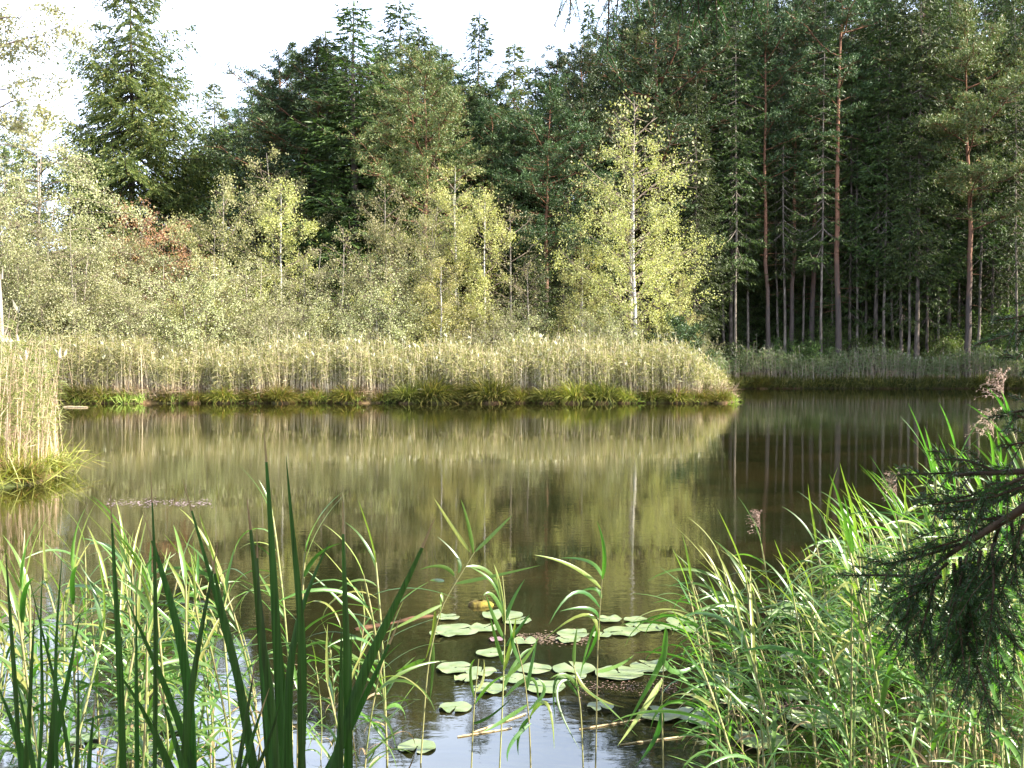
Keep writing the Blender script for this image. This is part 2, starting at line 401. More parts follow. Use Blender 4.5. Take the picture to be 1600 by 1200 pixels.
# ------------------------------------------------------------------ tree builders
def make_spruce(name, H, Rb, seed, mat_f, z0=0.05, dens=1.0, leafL=0.34, power=0.72, sparse=0.0, side_droop=0.5, trunk_r=None, bark='darkbark'):
    g = np.random.default_rng(seed)
    root = thing(name, "x", "tree")
    tr = Acc(); n = 14
    zz = np.linspace(0, 1, n); r0 = trunk_r or H * 0.0085
    sway = np.cumsum(g.normal(0, 0.03, (n, 2)), 0)
    tp = np.stack([sway[:, 0], sway[:, 1], zz * H], -1); tp[:, :2] -= tp[0, :2]
    flare = 1 + 0.8 * np.exp(-zz * 30)
    tr.tube(tp, r0 * (1 - zz * 0.97) * flare, 8)
    cr = Acc(); cs, ds, ls = [], [], []
    z = z0 * H
    while z < H * 0.985:
        u = (z - z0 * H) / (H * (1 - z0))
        Lmax = Rb * max(0.0, (1 - u)) ** power * (0.75 + 0.25 * min(1, u * 8)) + 0.12
        nb = int(5 + (3 if u < 0.75 else 0))
        a0 = g.uniform(0, 6.28)
        for k in range(nb):
            if g.random() < sparse: continue
            a = a0 + k * 2 * math.pi / nb + g.normal(0, 0.25)
            L = Lmax * g.uniform(0.5, 1.12) * (1 + 0.16 * math.sin(z * 0.9 + a * 2 + seed))
            if g.random() < 0.14: L *= 1.22
            m = 7; t = np.linspace(0, 1, m)
            drop = (0.10 + 0.45 * (1 - u)) * L
            zc = z - drop * np.sin(t * math.pi * 0.62) + 0.20 * L * t ** 3 + (0.25 * L * t if u > 0.8 else 0)
            base = np.array([np.interp(z, tp[:, 2], tp[:, 0]), np.interp(z, tp[:, 2], tp[:, 1])])
            bp = np.stack([base[0] + np.cos(a) * L * t, base[1] + np.sin(a) * L * t, zc], -1)
            tr.tube(bp, np.linspace(0.035, 0.008, m) * (L / 3 + 0.3), 3)
            # hanging side twigs carry the needles
            nt_ = max(11, int(L * 12 * dens))
            tt = g.uniform(0.18, 1.0, nt_)
            pos = np.stack([np.interp(tt, t, bp[:, i]) for i in range(3)], -1)
            sgn = g.choice([-1, 1], nt_)
            fw = np.array([np.cos(a), np.sin(a), 0]); sd = np.array([-np.sin(a), np.cos(a), 0])
            tl = (0.16 + 0.30 * (1 - tt)) * L * g.uniform(0.4, 1.1, nt_) + 0.12
            q = max(3, int(round(5 * (0.6 + L / 4))))
            for s_ in range(q):
                f = (s_ + g.uniform(0, 1, nt_)) / q
                pp = pos + (fw * 0.6 * tl[:, None] + sd * (sgn * tl)[:, None]) * f[:, None]
                pp[:, 2] -= side_droop * tl * f ** 1.4
                dd = norm(fw * 0.5 + sd * sgn[:, None] * 0.8 + g.normal(0, 0.4, (nt_, 3)) + np.array([0, 0, -0.35 - side_droop * 0.6]))
                cs.append(pp); ds.append(dd); ls.append(g.uniform(0.5, 1.3, nt_) * leafL * 0.72)
            tip = bp[-1][None, :] + g.normal(0, 0.05, (3, 3))
            cs.append(tip); ds.append(norm(fw[None, :] + g.normal(0, 0.25, (3, 3)))); ls.append(np.full(3, leafL))
        z += (0.36 + 0.22 * (1 - u)) * g.uniform(0.8, 1.2) * (H / 28) ** 0.5
    c = np.concatenate(cs); d = np.concatenate(ds); l = np.concatenate(ls)
    s = norm(np.cross(d, rdir(len(c), g)))
    cr.leaves(c, d, s, l, l * 0.24)
    # leader shoot
    cr.tube([tp[-1] - (0, 0, 0.5), tp[-1] + (0, 0, 0.45)], [0.05, 0.01], 3)
    tr.obj("trunk", M[bark], root, smooth=True)
    cr.obj("crown", mat_f, root)
    return root

def make_pine(name, H, Rc, seed, mat_f, crown0=0.45, nb=34, dens=1.0, dead=16, lean=0.0, trunk_r=None, tuft=0.20):
    g = np.random.default_rng(seed)
    root = thing(name, "x", "tree")
    tr = Acc(); n = 16; zz = np.linspace(0, 1, n)
    sway = np.cumsum(g.normal(0, 0.07, (n, 2)), 0); sway -= sway[0]
    tp = np.stack([sway[:, 0] + lean * zz * H, sway[:, 1], zz * H], -1)
    r0 = trunk_r or H * 0.0088
    tr.tube(tp, r0 * (1 - zz * 0.9) * (1 + 0.6 * np.exp(-zz * 30)), 9)
    cs, ds = [], []
    def on_trunk(z): return np.array([np.interp(z, tp[:, 2], tp[:, i]) for i in range(2)] + [z])
    br = Acc()
    for k in range(nb):
        u = (k + g.uniform(0, 1)) / nb
        z = H * (crown0 + (1 - crown0) * u ** 0.9 * 0.985)
        L = Rc * (0.55 + 0.75 * math.sin(min(1, u * 1.15 + 0.12) * math.pi) ** 0.7) * g.uniform(0.5, 1.15) * (1.0 if u < 0.9 else 0.6)
        a = k * 2.4 + g.normal(0, 0.5)
        m = 7; t = np.linspace(0, 1, m)
        rise = g.uniform(0.0, 0.5) + 0.6 * u
        wob = np.cumsum(g.normal(0, 0.04 * L, (m, 3)), 0) * t[:, None]
        o = on_trunk(z)
        bp = np.stack([o[0] + np.cos(a) * L * t, o[1] + np.sin(a) * L * t, o[2] + rise * L * (t ** 1.3)], -1) + wob
        br.tube(bp, np.linspace(0.036, 0.010, m) * (L / 3 + 0.4), 4)
        ns = max(6, int(L * 8.0 * dens))
        tt = g.uniform(0.3, 1.0, ns)
        pos = np.stack([np.interp(tt, t, bp[:, i]) for i in range(3)], -1)
        off = g.normal(0, 1, (ns, 3)) * np.array([0.30, 0.30, 0.13]) * L * 0.62 * (1.2 - tt * 0.5)[:, None]
        off[:, 2] = np.abs(off[:, 2]) * 0.9
        end = pos + off
        for i in range(0, ns, 2): br.tube([pos[i], (pos[i] + end[i]) / 2 - (0, 0, 0.06), end[i]], [0.016, 0.012, 0.006], 3)
        # a bottlebrush tuft of needle bunches at each shoot
        for j in range(3):
            c0 = end - off * 0.16 * j + g.normal(0, 0.05, (ns, 3))
            kn = 9
            cc = np.repeat(c0, kn, 0) + g.normal(0, 0.09, (ns * kn, 3))
            dd = norm(rdir(ns * kn, g) + np.array([0, 0, 0.65]))
            cs.append(cc); ds.append(dd)
    for k in range(dead):
        z = H * g.uniform(0.14, crown0 + 0.1); a = g.uniform(0, 6.28); L = g.uniform(0.5, 2.2)
        o = on_trunk(z); t = np.linspace(0, 1, 5)
        bp = np.stack([o[0] + np.cos(a) * L * t, o[1] + np.sin(a) * L * t, o[2] + g.uniform(-0.3, 0.3) * L * t ** 2], -1) + np.cumsum(g.normal(0, 0.05, (5, 3)), 0) * t[:, None]
        br.tube(bp, np.linspace(0.028, 0.006, 5), 3)
    c = np.concatenate(cs); d = np.concatenate(ds)
    s = norm(np.cross(d, rdir(len(c), g)))
    l = g.uniform(0.7, 1.3, len(c)) * tuft
    cr = Acc(); cr.leaves(c, d, s, l, l * 0.26)
    for V_, Q_b in zip(br.V, br.Q): tr.V.append(V_); tr.Q.append(Q_b - Q_b.min() + tr.n); tr.I.append(np.full(len(Q_b), 1)); tr.n += len(V_)
    tr.obj("trunk", [M['pinebark'], M['pinelimb']], root, smooth=True)
    cr.obj("crown", mat_f, root)
    return root

def make_leafy(name, H, W, seed, mat_f, bark, stems=1, z0=0.15, nleaf=9000, leaf=0.10, open_=0.0, droop=0.0, spread=0.3, shape='oval', trunk_r=None, gap=0.25, limbs=26):
    """broadleaf tree or bush: stems, limbs, twigs, and leaves scattered along the twigs"""
    g = np.random.default_rng(seed)
    root = thing(name, "x", "tree")
    tr = Acc(); cs, wt = [], []
    for s_ in range(stems):
        n = 10; zz = np.linspace(0, 1, n)
        a = g.uniform(0, 6.28); off = spread * W * (0.5 if stems > 1 else 0.06) * g.uniform(0.4, 1)
        hs = H * (1.0 if s_ == 0 else g.uniform(0.7, 0.97))
        wob = np.cumsum(g.normal(0, 0.018 * H * 0.3, (n, 2)), 0)
        tp = np.stack([np.cos(a) * off * zz ** 1.2 + wob[:, 0] * zz, np.sin(a) * off * zz ** 1.2 + wob[:, 1] * zz, zz * hs * 0.97], -1)
        if stems > 1: tp[:, :2] += np.array([np.cos(a), np.sin(a)]) * 0.12 * s_ ** 0.5
        r0 = (trunk_r or H * 0.009) * (1 if s_ == 0 else g.uniform(0.5, 0.9))
        tr.tube(tp, r0 * (1 - zz * 0.92), 7)
        nl = max(6, limbs // stems)
        for k in range(nl):
            u = (k + g.uniform(0, 1)) / nl
            z = z0 + (1 - z0) * u
            if shape == 'oval': env = math.sin(min(1.0, (u * 0.86 + 0.14)) * math.pi) ** 0.6
            elif shape == 'birch': env = float(np.interp(u, [0, .12, .3, .55, .8, 1], [0.85, 1.05, 0.95, 0.72, 0.5, 0.18]))
            elif shape == 'cone': env = (1 - u) ** 0.7 * 0.95 + 0.1
            else: env = (math.sqrt(max(0, 1 - u ** 2.2)) + 0.05)
            if g.random() < gap: env *= 0.55
            L = W * 0.5 * env * g.uniform(0.75, 1.2)
            aa = k * 2.399 + g.normal(0, 0.4)
            up = g.uniform(0.35, 0.95) * (1 - droop * 0.6)
            m = 6; t = np.linspace(0, 1, m)
            o = np.array([np.interp(z, zz, tp[:, i]) for i in range(3)])
            bp = np.stack([o[0] + np.cos(aa) * L * t, o[1] + np.sin(aa) * L * t, o[2] + up * L * t - droop * L * 1.0 * t ** 2.2], -1)
            bp += np.cumsum(g.normal(0, 0.04 * L, (m, 3)), 0) * t[:, None]
            bp[:, 2] = np.minimum(bp[:, 2], H * 1.02); bp[:, 2] = np.maximum(bp[:, 2], 0.15)
            tr.tube(bp, np.linspace(min(r0 * 0.30, 0.045), 0.008, m), 4, 1)
            nt_ = max(4, int(5 + L * 4))
            for q in range(nt_):
                tt = g.uniform(0.25, 1.0); p0 = np.array([np.interp(tt, t, bp[:, i]) for i in range(3)])
                l2 = L * g.uniform(0.2, 0.5) * (1.25 - 0.5 * tt) + 0.15
                dv = norm(np.array([np.cos(aa), np.sin(aa), 0.3]) + g.normal(0, 0.75, 3))
                mid = p0 + dv * l2 * 0.5; end = p0 + dv * l2 + np.array([0, 0, -droop * l2 * 1.2])
                end[2] = max(end[2], 0.1)
                if q % 2 == 0: tr.tube([p0, mid, end], [0.012, 0.008, 0.004], 3, 1)
                pts = np.stack([p0 + (mid - p0) * f if f < 1 else mid + (end - mid) * (f - 1) for f in np.linspace(0.3, 2, 6)])
                cs.append(pts); wt.append(np.full(6, l2))
    c = np.concatenate(cs); wv_ = np.concatenate(wt); wv_ /= wv_.sum()
    nleaf = int(nleaf * 1.3); pick = g.choice(len(c), nleaf, p=wv_)
    sp = 0.12
    cc = c[pick] + g.normal(0, sp, (nleaf, 3)) * np.array([1, 1, 0.9])
    ph = g.uniform(0, 6.28, 9); fq = g.uniform(0.8, 1.25, 9) * 6.28 / (0.9 + 0.03 * H)
    cl = sum(np.sin(cc[:, i % 3] * fq[i] + cc[:, (i + 1) % 3] * fq[(i + 4) % 9] * 0.6 + ph[i]) for i in range(5))
    keep = (cc[:, 2] > 0.05) & (cl + g.normal(0, 0.5, len(cc)) > -0.75); cc = cc[keep]
    d = norm(rdir(len(cc), g) + np.array([0, 0, -0.25 - droop * 0.8]))
    s = norm(np.cross(d, rdir(len(cc), g)))
    l = g.uniform(0.65, 1.3, len(cc)) * leaf
    cr = Acc(); cr.leaves(cc, d, s, l, l * (0.62 if droop < 0.5 else 0.42))
    tr.obj("trunk", [bark, M['limb']], root, smooth=True)
    cr.obj("crown", mat_f, root)
    return root

PROTO = {}
USED = set()
def proto(kind):
    if kind in PROTO: return PROTO[kind]
    k = kind
    mk = {
     'big_spruce': lambda: make_spruce('spruce_tree', 33, 7.6, 11, M['spruce_mid'], z0=0.04, dens=1.75, leafL=0.36, power=0.8, side_droop=0.9),
     'spruce_a': lambda: make_spruce('spruce_tree', 28, 3.6, 12, M['spruce'], z0=0.10, side_droop=0.6),
     'spruce_b': lambda: make_spruce('spruce_tree', 27, 2.6, 13, M['spruce'], z0=0.12, sparse=0.25, power=0.8, side_droop=0.7),
     'spruce_l': lambda: make_spruce('spruce_tree', 27, 3.2, 14, M['spruce_light'], z0=0.10, sparse=0.1),
     'forest_spruce_a': lambda: make_spruce('spruce_tree', 30, 2.7, 15, M['spruce'], z0=0.24, sparse=0.35, power=0.5, trunk_r=0.16, dens=0.9),
     'forest_spruce_b': lambda: make_spruce('spruce_tree', 31, 2.3, 16, M['spruce'], z0=0.14, sparse=0.45, power=0.5, trunk_r=0.12, dens=0.9),
     'thin_spruce': lambda: make_spruce('spruce_tree', 20, 2.5, 19, M['spruce'], z0=0.15, sparse=0.55, power=0.35, trunk_r=0.09, dens=1.0),
     'pale_spruce': lambda: make_spruce('spruce_tree', 27, 2.2, 18, M['spruce'], z0=0.3, sparse=0.5, power=0.5, trunk_r=0.11, dens=0.9, bark='palebark'),
     'young_spruce': lambda: make_spruce('spruce_tree', 9, 2.0, 17, M['spruce'], z0=0.04, dens=1.3, leafL=0.26, sparse=0.1),
     'pine_a': lambda: make_pine('pine_tree', 25, 3.6, 21, M['pine'], crown0=0.34, nb=62, dens=1.5),
     'pine_b': lambda: make_pine('pine_tree', 25, 4.4, 22, M['pine_light'], crown0=0.38, nb=60, dens=1.5),
     'pine_c': lambda: make_pine('pine_tree', 24, 3.4, 23, M['pine'], crown0=0.25, nb=66, dens=1.5),
     'forest_pine_a': lambda: make_pine('pine_tree', 33, 3.2, 24, M['pine'], crown0=0.50, nb=40, dens=1.2, dead=40, trunk_r=0.23),
     'forest_pine_b': lambda: make_pine('pine_tree', 32, 3.0, 25, M['pine'], crown0=0.42, nb=44, dens=1.2, dead=36, trunk_r=0.18),
     'layer_pine': lambda: make_pine('pine_tree', 26, 4.6, 26, M['pine_light'], crown0=0.40, nb=34, dens=2.2, dead=14, trunk_r=0.24),
     'birch_main': lambda: make_leafy('birch_tree', 14.6, 8.0, 31, M['birch'], M['birchbark'], z0=0.16, nleaf=34000, leaf=0.095, shape='birch', trunk_r=0.15, limbs=60, gap=0.3),
     'birch_a': lambda: make_leafy('birch_tree', 11, 4.4, 32, M['birch'], M['birchbark'], stems=2, z0=0.25, nleaf=18000, leaf=0.085, limbs=40),
     'birch_b': lambda: make_leafy('birch_tree', 9, 3.0, 33, M['birch'], M['birchbark'], stems=1, z0=0.15, nleaf=10000, leaf=0.085, limbs=30),
     'alder_a': lambda: make_leafy('alder_tree', 10, 4.6, 34, M['alder'], M['greybark'], stems=3, z0=0.12, nleaf=24000, leaf=0.085, limbs=54),
     'alder_b': lambda: make_leafy('alder_tree', 9, 4.0, 35, M['alder'], M['greybark'], stems=2, z0=0.10, nleaf=20000, leaf=0.085, limbs=46),
     'willow_a': lambda: make_leafy('willow_tree', 11, 8, 36, M['willow'], M['greybark'], stems=4, z0=0.10, nleaf=60000, leaf=0.095, droop=0.55, limbs=80, shape='dome', gap=0.1),
     'willow_b': lambda: make_leafy('willow_tree', 8, 5, 37, M['willow'], M['greybark'], stems=4, z0=0.08, nleaf=26000, leaf=0.085, droop=0.3, limbs=60, shape='dome', gap=0.15),
     'green_tree': lambda: make_leafy('maple_tree', 18, 7, 38, M['greenleaf'], M['greybark'], stems=1, z0=0.15, nleaf=16000, leaf=0.17, limbs=50),
     'red_shrub': lambda: make_leafy('rowan_tree', 9, 5, 39, M['redleaf'], M['greybark'], stems=3, z0=0.2, nleaf=18000, leaf=0.10, limbs=50, shape='dome'),
     'sparse_tree': lambda: make_leafy('alder_tree', 8.5, 3.6, 40, M['alder'], M['greybark'], stems=1, z0=0.2, nleaf=2600, leaf=0.09, limbs=28, trunk_r=0.09),
     'bush_a': lambda: make_leafy('willow_bush', 5.6, 5.0, 41, M['willow'], M['greybark'], stems=5, z0=0.05, nleaf=17000, leaf=0.08, limbs=50, shape='dome', gap=0.1),
     'bush_b': lambda: make_leafy('birch_bush', 5.6, 4.2, 42, M['birch'], M['greybark'], stems=4, z0=0.05, nleaf=13000, leaf=0.08, limbs=44, shape='dome'),
     'bush_shade': lambda: make_leafy('forest_bush', 3.4, 3.6, 43, M['shade_leaf'], M['greybark'], stems=5, z0=0.05, nleaf=6500, leaf=0.11, limbs=44, shape='dome'),
     'young_pine': lambda: make_pine('pine_tree', 4.0, 1.5, 44, M['pine'], crown0=0.04, nb=40, dens=2.6, dead=0, trunk_r=0.06, tuft=0.17),
    }[k]
    PROTO[kind] = mk()
    return PROTO[kind]

def put(kind, px, d, top=None, h=None, label=None, cat='tree', rz=None, wx=1.0, group=None, lean=0.0):
    """stand a tree at distance d in line with photo column px; its top reaches photo row top"""
    first = kind not in PROTO
    p = proto(kind)
    H0 = max((v[2] for c_ in p.children if c_.name.startswith('trunk') for v in c_.bound_box), default=10)
    x = (px - CX) / F_PX * d
    z = float(ground_z(np.array([x]), np.array([d]))[0])
    if top is not None: h = P(px, top, d)[2] - z
    s = (h / H0) if h else 1.0
    if rz is None: rz = random.uniform(0, 6.28)
    sc = (s * wx, s * wx, s)
    if first:
        p.location = (x, d, z - 0.05); p.rotation_euler = (0, lean, rz); p.scale = sc
        o = p
        p["label"] = label
        if group: p["group"] = group
        p["category"] = cat
    else:
        o = copy_thing(p, (x, d, z - 0.05), rz, sc, label, None, (0, lean))
        if group: o["group"] = group
        elif "group" in o: del o["group"]
        o["category"] = cat
    return o

# --- conifers behind the clearing, left to right
put('big_spruce', 205, 76, top=-110, label="tall broad spruce with drooping olive boughs at the upper left, its tip above the picture", rz=0.4, wx=1.3)
put('spruce_l', 338, 92, top=122, label="pale distant spruce just right of the big broad spruce", wx=1.3)
put('green_tree', 385, 84, top=190, label="bright green leafy tree between the big spruce and the dark pines")
put('spruce_l', 40, 95, top=150, label="pale spruce far behind the left willow", wx=1.1)
put('pine_c', 440, 74, top=75, label="dark rounded pine at the left end of the middle conifers", wx=1.3)
put('pine_a', 492, 72, top=70, label="dark pine with forked top left of the pointed spruce", wx=1.35)
put('spruce_a', 556, 69.5, top=-2, label="dark pointed spruce, left of the two spires at the top middle", wx=2.1)
put('spruce_a', 628, 80, top=-8, label="thin spruce spire with brownish cones, right of the dark pointed spruce", wx=1.8)
put('pine_b', 672, 67, top=72, label="sunlit yellow green pine with orange boughs in the middle of the conifers", wx=1.05)
for px_, top_, k_ in [(425, 118, 'pine_a'), (470, 92, 'pine_c'), (530, 78, 'pine_a'), (575, 92, 'spruce_a'), (600, 55, 'spruce_a'), (690, 70, 'spruce_a'), (715, 105, 'pine_a'), (775, 110, 'pine_c'), (835, 92, 'spruce_a'), (870, 85, 'pine_a'), (945, 40, 'spruce_a'), (345, 190, 'pine_c'), (300, 215, 'spruce_a')]:
    put(k_, px_, 86, top=top_, label="dark conifer in the second row behind the clearing", group="second row of conifers behind the clearing", wx=1.35)
put('spruce_a', 512, 72, top=48, label="dark spruce between the forked pine and the pointed spruce", wx=1.8)
put('spruce_a', 655, 74, top=40, label="dark spruce just right of the second spire", wx=1.8)
put('pine_c', 590, 78, top=75, label="dark pine between the two pointed spruces", wx=1.2)
put('pine_a', 735, 80, top=130, label="dark pine below the lone slender spire", wx=1.3)
put('pine_c', 650, 76, top=85, label="dark pine right behind the sunlit pine", wx=1.2)
put('spruce_a', 700, 88, top=70, label="dark spruce half hidden behind the sunlit pine")
put('spruce_b', 744, 88, top=18, label="lone slender spruce spire standing against the white sky", wx=1.5)
put('spruce_l', 803, 78, top=62, label="yellowish green spruce with cone laden tip right of the lone spire", wx=1.5)
put('pine_c', 770, 74, top=150, label="dark low pine under the yellowish spruce")
put('pine_a', 850, 70, top=120, label="dark pine with reddish trunk between the birches", wx=1.15)
put('pine_c', 905, 74, top=55, label="tall dark pine with spiky top at the right edge of the sky", wx=1.1)
put('spruce_b', 924, 84, top=-5, label="thin spruce tip rising behind the spiky pine at the sky edge")
put('pine_b', 968, 80, top=30, label="green pine behind the top of the tall birch")
put('pine_a', 1030, 77, top=-60, label="large dark pine behind the right side of the tall birch", wx=1.2)
put('spruce_a', 610, 70, top=215, label="low dark spruce under the orange boughed pine")
put('spruce_a', 520, 68, top=250, label="low dark spruce under the forked pine")
put('spruce_a', 880, 68, top=330, label="small dark spruce filling the gap left of the tall birch")
put('young_spruce', 835, 66, top=370, label="short dark spruce low in the gap between the birches")
put('spruce_a', 1085, 74, top=120, label="dark spruce just right of the tall birch crown")

# --- forest on the right bank
RF = [  # kind, px, d, h, lean, label
 ('forest_spruce_a', 1142, 81, 31, 0.0, "spruce with a pale leaning foot at the left end of the dark forest"),
 ('forest_pine_b', 1197, 79, 31, 0.0, "trunk with wide root flare on the forest bank right of the tall birch"),
 ('forest_pine_b', 1240, 83, 33, -0.02, "dull orange pine trunk leaning slightly, second tall pine of the right forest"),
 ('forest_pine_a', 1310, 77, 34, 0.0, "tallest bright orange pine trunk in the middle of the right forest"),
 ('forest_spruce_b', 1328, 84, 32, 0.0, "thin trunk right behind the bright orange pine"),
 ('forest_spruce_a', 1368, 82, 32, 0.0, "brown speckled trunk between the orange pine and the thick dark trunks"),
 ('forest_spruce_b', 1408, 79, 33, 0.0, "dark straight trunk left of the thick rim lit trunk"),
 ('forest_spruce_a', 1432, 76.5, 34, 0.0, "thick dark trunk with a bright rim in the right forest"),
 ('forest_spruce_b', 1447, 80, 31, 0.0, "dark trunk close beside the rim lit trunk"),
 ('forest_spruce_a', 1482, 86, 32, 0.0, "pale trunk between the rim lit trunk and the forked orange pine"),
 ('layer_pine', 1510, 76, 27.5, -0.01, "orange barked pine with flat layered yellow green foliage near the right edge"),
 ('forest_spruce_b', 1549, 83, 31, 0.0, "slim pale trunk right of the layered pine"),
 ('forest_spruce_b', 1575, 85, 32, 0.0, "slim pale trunk closest to the right edge of the picture"),
 ('forest_pine_b', 1100, 84, 31, 0.0, "pine hidden behind the right side of the tall birch"),
 ('forest_pine_a', 1268, 88, 32, 0.0, "dim pine trunk left of the bright orange pine"),
 ('forest_pine_a', 1610, 80, 31, 0.0, "pine cut by the right edge of the picture"),
]
for k, px, d, h, ln, lab in RF:
    put(k, px, 75.2 + (d - 75) * 0.4, h=h, label=lab, lean=ln)
deep = "dark conifer standing deep inside the shaded forest on the right bank"
gi = 0
for row, (d, step, x0, x1) in enumerate([(90, 46, 1080, 1640), (97, 44, 1040, 1640), (106, 50, 980, 1650), (118, 60, 960, 1660), (132, 40, 940, 1660)]):
    px = x0 + row * 13
    while px < x1:
        kind = ['forest_spruce_a', 'forest_spruce_b', 'forest_spruce_a', 'forest_pine_b'][gi % 4] if d < 115 else 'spruce_a'
        put(kind, px + random.uniform(-14, 14), d + random.uniform(-3, 3), h=random.uniform(31, 39), label=deep, group="dark conifers deep in the right forest", wx=random.uniform(1.0, 1.3))
        px += step * random.uniform(0.8, 1.2); gi += 1
# low dark spruces between the trunks
for i, (px, d, h) in enumerate([(1125, 83, 11), (1175, 86, 13), (1215, 85, 10), (1262, 82, 9), (1290, 87, 13), (1345, 86, 11), (1388, 87, 14), (1455, 88, 12), (1530, 87, 12), (1590, 84, 11), (1160, 92, 16), (1235, 94, 17), (1330, 95, 17), (1420, 95, 17), (1500, 95, 17)]):
    put('young_spruce', px, d, h=h, label="low young spruce filling the gaps between trunks of the right forest", group="young spruces under the right forest")
for i, (px, d, h) in enumerate([(1150, 80, 19), (1180, 84, 24), (1222, 80, 17), (1262, 79, 21), (1292, 82, 18), (1345, 80, 20), (1388, 83, 24), (1420, 81, 17), (1462, 82, 21), (1500, 80, 18), (1535, 80, 22), (1565, 79, 19), (1600, 77, 16), (1120, 79, 22)]):
    put('thin_spruce', px, d + 3.5, h=h, label="slim half bare spruce between the big trunks of the right forest", group="slim spruces among the big trunks")
for i, px in enumerate([1150, 1168, 1215, 1226, 1255, 1283, 1338, 1352, 1380, 1396, 1420, 1465, 1496, 1528, 1562, 1588, 1130, 1300]):
    put('pale_spruce', px, 76.0 + (i * 7 % 5) * 1.3, h=random.uniform(24, 30), label="slim pale barked conifer among the front trunks of the right forest", group="slim pale trunks of the right forest", lean=random.uniform(-0.02, 0.02))
# background forest behind the clearing
for i, px in enumerate(range(-60, 1000, 62)):
    d = random.uniform(96, 112)
    hmax = P(px, 0, d)[2] - float(ground_z(np.array([0.0]), np.array([d]))[0])
    topy = {0: 190, 1: 200, 2: 220, 3: 230, 4: 230, 5: 210, 6: 200}.get(i, 150)
    put(['spruce_a', 'pine_c', 'spruce_b'][i % 3], px, d, top=topy + random.uniform(0, 50), wx=1.35, label="distant dark conifer filling the background behind the clearing", group="distant conifers behind the clearing")
# trees of the same forest outside the picture on the right; they shade the far bank
for i, (x, y, h) in enumerate([(37.5, 55, 21), (39.5, 62, 26), (40, 66, 27), (40.5, 70, 26), (44, 59, 24), (46, 66, 23), (52, 62, 26),  
                               (43, 56, 24), (50, 55, 25), (61, 70, 27)]):
    d = y
    put(['spruce_a', 'spruce_a', 'forest_spruce_a', 'spruce_l'][i % 4] if i > 7 else 'spruce_a', CX + x / d * F_PX, d, h=h, wx=1.25, label="forest conifer beyond the right edge, shading the far bank", group="conifers beyond the right edge")

# --- broadleaf trees and bushes of the clearing
put('willow_a', 55, 56, top=165, label="large grey green willow with hanging foliage at the left edge", wx=1.0)
put('willow_a', -15, 54, top=215, label="grey green willow cut off by the left edge of the picture", wx=0.9)
put('willow_b', 120, 53, top=345, label="rounded willow in front of the large left willow")
put('red_shrub', 228, 63, top=312, label="rust red rowan below the big spruce", wx=0.85)
put('alder_a', 185, 58, top=345, label="green alder left of the rust red rowan")
put('willow_b', 250, 56, top=395, label="grey green willow below the rust red rowan")
put('alder_b', 345, 58, top=272, label="tall grey green alder right of the rust red rowan", wx=0.9)
put('birch_b', 335, 54, top=395, label="yellowish young birch with two white stems at the left part of the reeds")
put('alder_a', 440, 66, top=228, label="shaded grey green alder under the dark rounded pine")
put('birch_b', 440, 60, top=275, label="pale slim birch in front of the shaded alder")
put('willow_b', 400, 55, top=400, label="grey willow below the pale slim birch")
put('sparse_tree', 533, 57, top=345, label="nearly bare alder with thin pale trunk in the middle of the clearing")
put('willow_b', 485, 58, top=385, label="brownish grey willow left of the nearly bare alder")
put('alder_b', 605, 60, top=285, label="grey green alder under the orange boughed pine", wx=0.8)
put('alder_b', 585, 55, top=400, label="yellow green alder right of the nearly bare alder")
put('birch_a', 715, 57, top=248, label="multi stemmed birch with two white trunks in the middle", wx=0.85, rz=1.0)
put('alder_a', 665, 56, top=300, label="pale green alder left of the two white trunks", wx=0.8)
put('birch_b', 690, 53, top=400, label="short yellow birch in front of the two white trunks", wx=1.2)
put('birch_b', 757, 55, top=290, label="slim birch with a straight white stem right of the middle birches", wx=0.8)
put('sparse_tree', 797, 56, top=310, label="leaning sparse tree with yellow tips right of the slim birch")
put('sparse_tree', 828, 55, top=400, label="low thinly leaved alder in front of the dark gap")
put('sparse_tree', 985, 66, top=140, label="bare brown treetop sticking out above the tall birch")
put('birch_main', 993, 55, top=188, label="tall yellow green birch with a white trunk, alone near the tip of the reeds", rz=2.2)
put('birch_b', 910, 58, top=380, label="short yellowish birch just left of the tall birch", wx=1.1)
put('birch_b', 1062, 57, top=425, label="leafy low birch right of the tall birch trunk", wx=0.9)
put('young_pine', 1058, 54, top=487, label="small fresh green pine right of the birch trunk", wx=1.0)
put('bush_a', 1090, 55, top=520, label="small green bush at the end of the peninsula", cat='bush', wx=0.8)
bl = [(30, 430, 'a'), (90, 440, 'b'), (160, 430, 'a'), (215, 445, 'a'), (290, 440, 'b'), (365, 445, 'b'), (430, 455, 'a'), (480, 450, 'a'), (545, 455, 'b'), (600, 450, 'a'), (655, 440, 'b'),
      (720, 440, 'b'), (770, 470, 'a'), (815, 470, 'a'), (905, 455, 'b'), (950, 470, 'a'), (1020, 480, 'b'), (640, 400, 'a'), (300, 400, 'a'), (60, 380, 'a')]
for i, (px, top, k) in enumerate(bl):
    put('bush_' + k, px, 53.0 + (i % 3) * 1.2, top=top, wx=1.0, cat='bush', label="low grey green or yellowish bush in the row just behind the reeds", group="low bushes behind the reeds")
# understory of the right bank
ul = [(1150, 530, 80), (1215, 525, 78), (1240, 505, 82), (1290, 500, 80), (1275, 530, 76), (1345, 515, 79), (1400, 525, 78), (1465, 520, 77), (1490, 500, 79), (1530, 505, 78), (1560, 500, 80), (1590, 470, 79), (1125, 500, 86), (1385, 490, 86), (1520, 480, 84), (1185, 470, 92), (1320, 470, 92), (1450, 470, 93)]
for px, top, d in ul:
    put('bush_shade', px, d, top=top, cat='bush', label="green bush on the forest floor of the right bank", group="bushes on the right bank")

